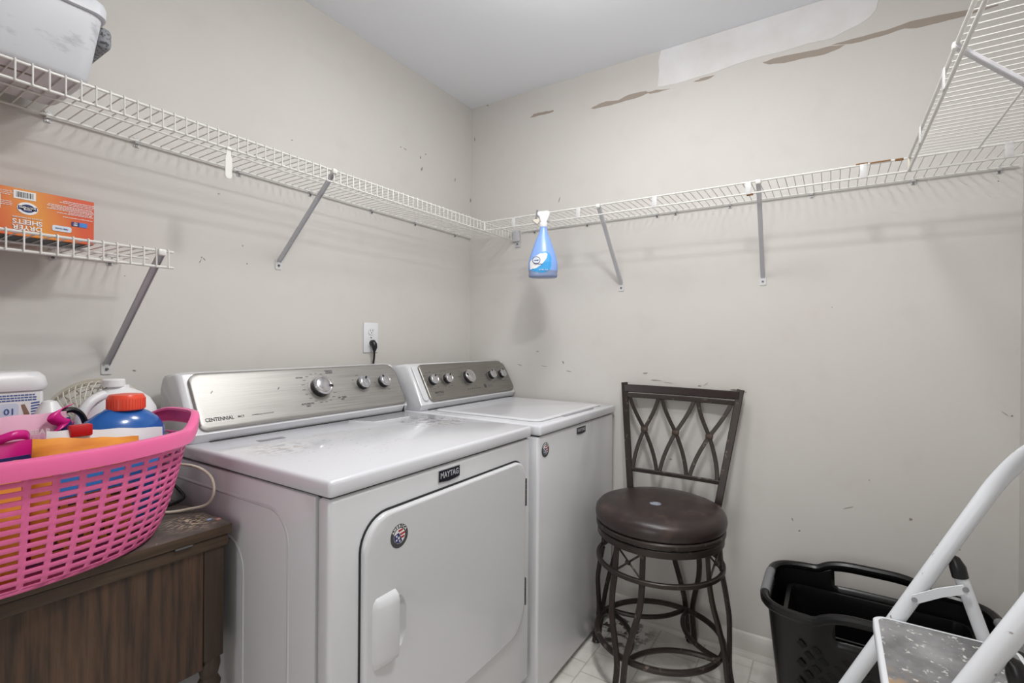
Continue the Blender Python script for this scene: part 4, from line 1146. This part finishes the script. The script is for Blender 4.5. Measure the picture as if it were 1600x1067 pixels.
# width axis u grows to the right as seen from the room
surf_patch([(-.055, 1.498), (-.03, 1.488), (.0, 1.486), (.025, 1.497), (.032, 1.515), (.032, 1.55), (.022, 1.567), (.008, 1.574), (-.015, 1.568), (-.04, 1.55), (-.056, 1.53)], .0006, LBLB, 'label')
surf_patch([(-.055, 1.500), (-.03, 1.504), (-.005, 1.522), (.012, 1.545), (.016, 1.562), (.01, 1.568), (-.015, 1.565), (-.04, 1.55), (-.056, 1.53)], .0010, PAPER, 'label_white_area')
cpt = lblz(-.030, 1.536, .0016)
lbm = frame(cpt, lft, (0, 0, 1))
b = MB(); ring = [(math.cos(2*PI*i/30), math.sin(2*PI*i/30)) for i in range(30)]
b.tube([lblz(-.030+.0155*c, 1.537+.0145*s_, .0018) for c, s_ in ring], .0011, 6, closed=True); b.build('label_ring', NAVY, sp_)
surf_patch([(-.030+.0125*c, 1.537+.0115*s_) for c, s_ in ring], .0014, mat('pale_blue', (0, 0, 0)), 'label_disc')
nrm_ = (lblz(-.03, 1.536)-sb_pt(-.02, 0, 1.536)).normalized()
tx = (lblz(-.02, 1.536)-lblz(-.04, 1.536)).normalized()
lettering('HOME', frame(lblz(-.030, 1.536, .0022), tx, (0, 0, 1)), .0075, NAVY, sp_, width=.018)
tx = (lblz(0, 1.52)-lblz(-.03, 1.52)).normalized()
lettering('FABRIC REFRESHER', frame(lblz(-.022, 1.5205, .0024), tx, (0, 0, 1)), .004, NAVY, sp_, width=.036)
tx = (lblz(.02, 1.497)-lblz(-.02, 1.497)).normalized()
lettering('27 FL OZ', frame(lblz(0, 1.497, .0022), tx, (0, 0, 1)), .007, mat('pale_blue', (0, 0, 0)), sp_, width=.036)
# trigger head
def hp(u, d, z): return sb_pt(u, d, z)
MB().lathe([(.0165, 1.680), (.0175, 1.683), (.0175, 1.700), (.015, 1.704)], (BC.x, BC.y, 0), 28).build('collar', WHITEP, sp_)
hm = frame(sb_pt(0, -.014, 0), lft, (0, 0, 1))
if (hm.to_3x3() @ V((0, 0, 1))).dot(fwd) < 0: hd_ = -.028
else: hd_ = .028
hl = [(-.014, 1.700), (.014, 1.700), (.020, 1.716), (.026, 1.732), (.026, 1.742), (.018, 1.748), (-.022, 1.744), (-.027, 1.738), (-.026, 1.728), (-.018, 1.722)]
MB().prism(hl, hd_, hm).build('sprayer_head', WHITEP, sp_, bevel=.004)
MB().prism([(-.026, 1.690), (-.046, 1.706), (-.044, 1.712), (-.018, 1.716), (-.015, 1.704)], hd_*.5, hm, None, hd_*.25).build('trigger', FANM, sp_, bevel=.002)
MB().prism([(-.028, 1.716), (-.022, 1.752), (-.030, 1.752), (-.034, 1.716)], hd_*.4, hm, None, hd_*.3).build('nozzle', LTGREY, sp_, bevel=.001)

# ------------------------------------------------------------------ bar stool
SCx, SCy = -.300, -1.106
stl = thing('bar_stool', 'dark bronze metal bar stool with a round brown leatherette seat and a lattice back', 'stool', (SCx, SCy, 0))
A0 = [168, 258, 348, 78]
def legr(z):
    P = [(0, .270), (.06, .262), (.12, .250), (.2, .246), (.28, .240), (.34, .228), (.42, .212), (.53, .20)]
    for (z0, r0), (z1, r1) in zip(P, P[1:]):
        if z0 <= z <= z1: return r0+(r1-r0)*(z-z0)/(z1-z0)
    return P[-1][1]
def spread(z):
    if z > .38: return 14
    if z < .12: return 3.0
    k = (z-.12)/.26; return 3.0+11*(k*k*(3-2*k))
def cyl_(a, r, z): return V((SCx+math.cos(math.radians(a))*r, SCy+math.sin(math.radians(a))*r, z))
for a0 in A0:
    a = a0
    for sg in (-1, 1):
        pts = [cyl_(a+sg*spread(z), legr(z), z) for z in [.008+(.412-.008)*i/16 for i in range(17)]]
        pts2 = pts
        b = MB(); b.tube(pts2, 0, flat=(.019, .012), up=cyl_(a, 1, 0)-cyl_(a, 0, 0)); b.build('leg', STOOLM, stl, smooth=30)
    MB().lathe([(.017, 0), (.019, .004), (.016, .012), (.008, .014)], cyl_(a, legr(.0)-.002, 0), 16).build('foot_glide', BLACKP, stl)
    b = MB()
    for sg in (-1, 1): b.tube([cyl_(a+sg*14, .212, .425), cyl_(a+sg*14, .206, .508)], 0, flat=(.018, .010), up=cyl_(a, 1, 0)-cyl_(a, 0, 0))
    b.tube([cyl_(a-12, .211, .430), cyl_(a+12, .207, .504)], .0035, 6); b.tube([cyl_(a+12, .211, .430), cyl_(a-12, .207, .504)], .0035, 6)
    b.tube([cyl_(a-2, .210, .467), cyl_(a+2, .210, .467)], .007, 8); b.build('lattice_panel', STOOLM, stl, smooth=30)
ringp = lambda r, z, n=64: [V((SCx+r*math.cos(2*PI*i/n), SCy+r*math.sin(2*PI*i/n), z)) for i in range(n)]
MB().tube(ringp(.217, .420), 0, closed=True, flat=(.014, .016), up=(0, 0, 1)).build('upper_ring', STOOLM, stl)
MB().tube(ringp(.220, .147), .0105, 10, closed=True).build('footrest_ring', STOOLM, stl)
for k in range(4):
    a1, a2 = A0[k]+2, A0[k]+88
    q1, q2 = cyl_(a1, .220, .147), cyl_(a2, .220, .147); ch = (q2-q1).normalized(); nn = V((-ch.y, ch.x, 0))
    P = []
    for i in range(21):
        p = cyl_(a1+(a2-a1)*i/20, .220, .147); P.append(p-nn*(2*(p-q1).dot(nn)))
    MB().tube(P, .009, 8).build('footrest_arc', STOOLM, stl)
MB().tube(ringp(.214, .519), 0, closed=True, flat=(.012, .024), up=(0, 0, 1)).build('seat_support_ring', STOOLM, stl)
MB().lathe([(.10, .531), (.10, .540), (.08, .540)], (SCx, SCy, 0), 32).build('swivel_plate', STOOLM, stl)
MB().lathe([(.19, .536), (.221, .536), (.225, .540), (.225, .551), (.221, .556), (.19, .556)], (SCx, SCy, 0), 56).build('seat_frame', STOOLM, stl)
MB().lathe([(.19, .552), (.216, .555), (.2255, .565), (.2285, .582), (.2255, .599), (.215, .612), (.192, .621), (.14, .6275), (.07, .629), (.002, .6285)], (SCx, SCy, 0), 64).build('seat_cushion', SEATM, stl, smooth=70)
# back rest
BL0, BL1 = V((-.118, -.938, .525)), V((-.045, -.878, 1.024)); BR0, BR1 = V((-.118, -1.262, .525)), V((-.045, -1.337, 1.020))
def bk(s_, h, d=0):    # s 0 left..1 right, h height z
    k = (h-.525)/.497; L = BL0.lerp(BL1, k); Rr = BR0.lerp(BR1, k); p = L.lerp(Rr, s_)
    bowx = .020*(1-(2*s_-1)**2)*max(0, min(1, k)); return p+V((-bowx*.0+bowx*.9-d, 0, 0))
for s_ in (0, 1):
    MB().tube([bk(s_, z) for z in (.52, .7, .85, 1.026)], 0, flat=(.026, .013), up=(1, 0, .12)).build('back_post', STOOLM, stl)
MB().tube([bk(i/16, 1.003, .002) for i in range(17)], 0, flat=(.032, .018), up=(1, 0, 0)).build('top_rail', mat('dark_wood_rail', (40, 28, 26), .25), stl)
MB().tube([bk(i/16, .974) for i in range(17)], 0, flat=(.018, .013), up=(1, 0, 0)).build('upper_cross_rail', STOOLM, stl)
MB().tube([bk(i/16, .672) for i in range(17)], 0, flat=(.016, .013), up=(1, 0, 0)).build('lower_cross_rail', STOOLM, stl)
ZL, ZU, ZM = .678, .968, .838
for k in range(3):
    sl, sr = .06+k*.295, .06+(k+1)*.295-.02
    if k == 1: sl, sr = .345, .63
    if k == 2: sl, sr = .665, .945
    if k == 0: sl, sr = .045, .31
    mid = (sl+sr)/2
    for (a_, b_) in ((sl, sr), (sr, sl)):
        P = []
        for i in range(15):
            q = i/14; z = ZU+(ZL-ZU)*q
            zz = (z-ZM)
            tt = zz/(ZU-ZM) if zz > 0 else zz/(ZM-ZL)
            sgn = 1 if tt > 0 else -1; e = math.sin(abs(tt)*PI/2*.95)/math.sin(PI/2*.95)
            e = .6*e+.4*abs(tt)
            if sgn > 0: s_ = mid+(a_-mid)*e
            else: s_ = mid+(b_-mid)*e
            P.append(bk(s_, z))
        MB().tube(P, 0, flat=(.015, .008), up=(1, 0, 0)).build('lattice_bar', STOOLM, stl)
    c = bk(mid, ZM); MB().box(c-V((.010, .013, .009)), c+V((.009, .013, .009)), .002).build('clamp', CLAMP, stl)

# ------------------------------------------------------------------ black laundry hamper
HX0, HX1, HY0, HY1 = -.495, -.105, -2.03, -1.455
hp_ = thing('laundry_hamper', 'black plastic laundry hamper with grey end grips standing against the right wall', 'hamper', ((HX0+HX1)/2, (HY0+HY1)/2, 0))
hcx, hcy = (HX0+HX1)/2, (HY0+HY1)/2; hrx, hry = (HX1-HX0)/2, (HY1-HY0)/2
ZH = .435
def hpt(a, t, off=0):
    k0 = .80+.165*t; c, s_ = math.cos(a), math.sin(a); n_ = 5.0
    k = (abs(c)**n_+abs(s_)**n_)**(-1/n_)
    return V((hcx+(hrx*k0+off)*c*k, hcy+(hry*k0+off)*s_*k, ZH*t))
def hlift(a):   # handles: long sides rise, near middle
    s_ = abs(math.sin(a)*hry*(abs(math.cos(a))**5+abs(math.sin(a))**5)**(-.2))
    if abs(math.cos(a)) < .3: return 0
    return .030*max(0, 1-(s_/.15)**4) if s_ < .15 else 0
NH = 160
vs = []; fs = []; rows = [0, .12, .3, .5, .62, .70, .78, .84, .885, .93, .965, 1.0]
def sp_side(a):
    c, s_ = math.cos(a), math.sin(a); return s_*hry*(abs(c)**5+abs(s_)**5)**(-.2)
for t_ in rows:
    for i in range(NH):
        a = 2*PI*i/NH; p = hpt(a, t_); p.z += hlift(a)*max(0, (t_-.84)/.16); vs.append(p)
holes = set()
for r in range(len(rows)-1):
    for i in range(NH):
        a = 2*PI*(i+.5)/NH; s_ = sp_side(a); long_ = abs(math.cos(a)) > .4 and abs(s_) < hry*.9
        hole = False
        if long_ and 8 <= r <= 9 and abs(s_) < .105: hole = True     # hand hole
        if (not long_) and r == 9 and abs(math.cos(a)) < .45: hole = True
        if not hole: fs.append((r*NH+i, r*NH+(i+1) % NH, (r+1)*NH+(i+1) % NH, (r+1)*NH+i))
fs.append(tuple(range(NH)))
body = MB().add(vs, fs).build('hamper_body', HAMP, hp_, smooth=50)
q = body.modifiers.new('t', 'SOLIDIFY'); q.thickness = .003; q.offset = 0
MB().tube([hpt(2*PI*i/NH, 1.0, .006)+V((0, 0, hlift(2*PI*i/NH)-.004)) for i in range(NH)], .0135, 10, closed=True).build('rim', HAMP, hp_)
for sg in (-1, 1):
    P = [hpt(sg*PI/2+q_, 1.0, .006)+V((0, 0, -.004)) for q_ in [(-.42+.84*i/10) for i in range(11)]]
    o = MB().tube(P, .0143, 12).build('end_grip', HAMPG, hp_); o['label'] = 'grey rubber grip'
# diamond vent holes on the room side
b = MB()
for r in range(7):
    for c in range(7):
        if (r+c) > 6+1 and c > 4: continue
        y = hcy+hry*.66-.036*c-.018*(r % 2)-.01; z = .355-.028*r-.006*c
        if r < 2 and (c % 3) == 2 and r == 0: continue
        if abs(y-hcy) > hry*.7 or z < .05: continue
        t_ = z/ZH; x = hcx-hrx*(.80+.165*t_)-.0022
        m = frame((x, y, z), (0, -1, 0), (.045, 0, 1))
        b.prism([(-.013, .003), (-.002, .011), (.013, -.003), (.002, -.011)], .0006, m)
b.build('vent_holes', mat('vent_black', (3, 3, 3), .9), hp_, smooth=0)
bi = thing('nested_bin', 'smaller black bin nested inside the black laundry hamper', 'bin', (hcx, hcy, .02))
MB().add(*(lambda pl_: ([(hcx+x*k, hcy+y*k, z) for k, z in ((.82, .014), (.97, .365), (1.0, .37), (1.0, .382), (.95, .382), (.93, .365), (.80, .02)) for x, y in pl_],
    [(i*len(pl_)+j, i*len(pl_)+(j+1) % len(pl_), (i+1)*len(pl_)+(j+1) % len(pl_), (i+1)*len(pl_)+j) for i in range(6) for j in range(len(pl_))]+[tuple(range(len(pl_))), tuple(6*len(pl_)+j for j in range(len(pl_)))]))(rrect(-.15, -.235, .15, .235, .035, 6))).build('bin_body', HAMP, bi, smooth=50)

# ------------------------------------------------------------------ step ladder
ld = thing('step_ladder', 'white tubular step ladder with a worn grey platform at the lower right', 'ladder', (-.91, -1.78, 0))
XF, XN = -.71, -1.11; TR = .0155
def ly(z): return -1.683-.483*(z-.448)
# front U frame: up the far tube, round the hand loop, down the near tube
zt = 1.02
P = [V((XF, ly(.02), .02)), V((XF, ly(.4), .4)), V((XF, ly(.82), .82)), V((XF-.001, ly(.86), .86))]
Rb = .115
for i in range(1, 13):
    a = math.radians(90*i/12); z = .885+(zt-.885)*math.sin(a); P.append(V((XF-Rb*(1-math.cos(a)), ly(z), z)))
Q = [V((XN+(XF-p.x), p.y, p.z)) for p in reversed(P)]
fr = MB().tube(P+Q, TR, 16).build('front_frame', LADW, ld, smooth=60)
for x in (XF, XN):
    MB().tube([(x, ly(0)+.001, 0.001), (x, ly(.05), .05)], .0185, 14).build('rubber_foot', BLACKP, ld)
def ry(z): return -1.852-.31*(.739-z)
for x in (XF+.008, XN-.008):
    xx = x-.0 if x > -.9 else x
    xi = XF+.004 if x > -.9 else XN-.004
    MB().tube([(xi, ry(.722), .722), (xi, ry(.02), .02)], .0125, 14).build('rear_leg', LADW, ld)
    o = MB().tube([(xi, ry(.715), .712), (xi, ry(.730), .733), (xi, ry(.742)+.002, .748), (xi, ry(.75)+.008, .757)], [.0142, .0145, .0105, .003], 14).build('end_cap', BLACKP, ld)
    MB().tube([(xi, ry(.045), .045), (xi, ry(0), 0.002)], .0155, 12).build('rubber_foot', BLACKP, ld)
    sx = -1 if x > -.9 else 1
    lx = x-.008+sx*.0185 if x > -.9 else x+.008+sx*.0185
    l = MB().tube([(lx, ly(.652), .652), (lx, (ly(.652)+ry(.70))/2, .678), (lx, ry(.70), .697)], 0, flat=(.019, .003), up=(1, 0, 0)).build('link_arm', LADW, ld)
    for p in ((lx, ly(.652), .652), (lx, ry(.70), .697)):
        MB().tube([V(p), V(p)+V((sx*.003, 0, 0))], .0055, 14).build('rivet', CHROME, l)
MB().tube([(XF+.0, ry(.15), .15), (XN, ry(.15), .15)], .009, 10).build('rear_cross_bar', LADW, ld)
# platform
PZ = .600; px0, px1, py0, py1 = XN+.020, XF-.020, -1.945, -1.708
pl = rrect(px0, py0, px1, py1, .022, 7); n = len(pl); vs = []; pcx, pcy = (px0+px1)/2, (py0+py1)/2
for dx, z in ((0, -.022), (0, -.003), (.003, 0), (.010, .0005), (.012, -.001)):
    for x, y in pl: vs.append((pcx+(x-pcx)*(1-dx/abs(px1-pcx)), pcy+(y-pcy)*(1-dx/abs(py1-pcy)), PZ+z))
fs = [(i*n+j, i*n+(j+1) % n, (i+1)*n+(j+1) % n, (i+1)*n+j) for i in range(4) for j in range(n)]+[tuple(range(n)), tuple(4*n+j for j in range(n))]
pf = MB().add(vs, fs).build('platform', LADW, ld, smooth=50)
MB().prism([(pcx+(x-pcx)*.94, pcy+(y-pcy)*.92) for x, y in pl], .002, frame((0, 0, PZ-.001), (1, 0, 0), (0, 1, 0))).build('tread_mat', LADMAT, pf)
sz = .30; pl = rrect(px0, -1.655, px1, -1.525, .015, 5)
st_ = MB().prism(pl, .02, frame((0, 0, sz-.02), (1, 0, 0), (0, 1, 0))).build('step', LADW, ld, bevel=.002)
MB().prism([(pcx+(x-pcx)*.93, -1.59+(y+1.59)*.85) for x, y in pl], .0015, frame((0, 0, sz), (1, 0, 0), (0, 1, 0))).build('tread_mat', LADMAT, st_)

# ------------------------------------------------------------------ ceiling lamps (above the frame)
for lc, lab in LAMPS:
    t_ = thing('ceiling_lamp', lab, 'lamp', (lc[0], lc[1], H))
    MB().lathe([(.07, -.022), (.09, -.02), (.095, 0), (.05, 0)], (lc[0], lc[1], H), 40).build('lamp_base', WHITEP, t_)
    MB().lathe([(.02, -.05), (.05, -.046), (.072, -.036), (.078, -.022), (.07, -.022)], (lc[0], lc[1], H), 40).build('lamp_globe', LAMPG, t_)
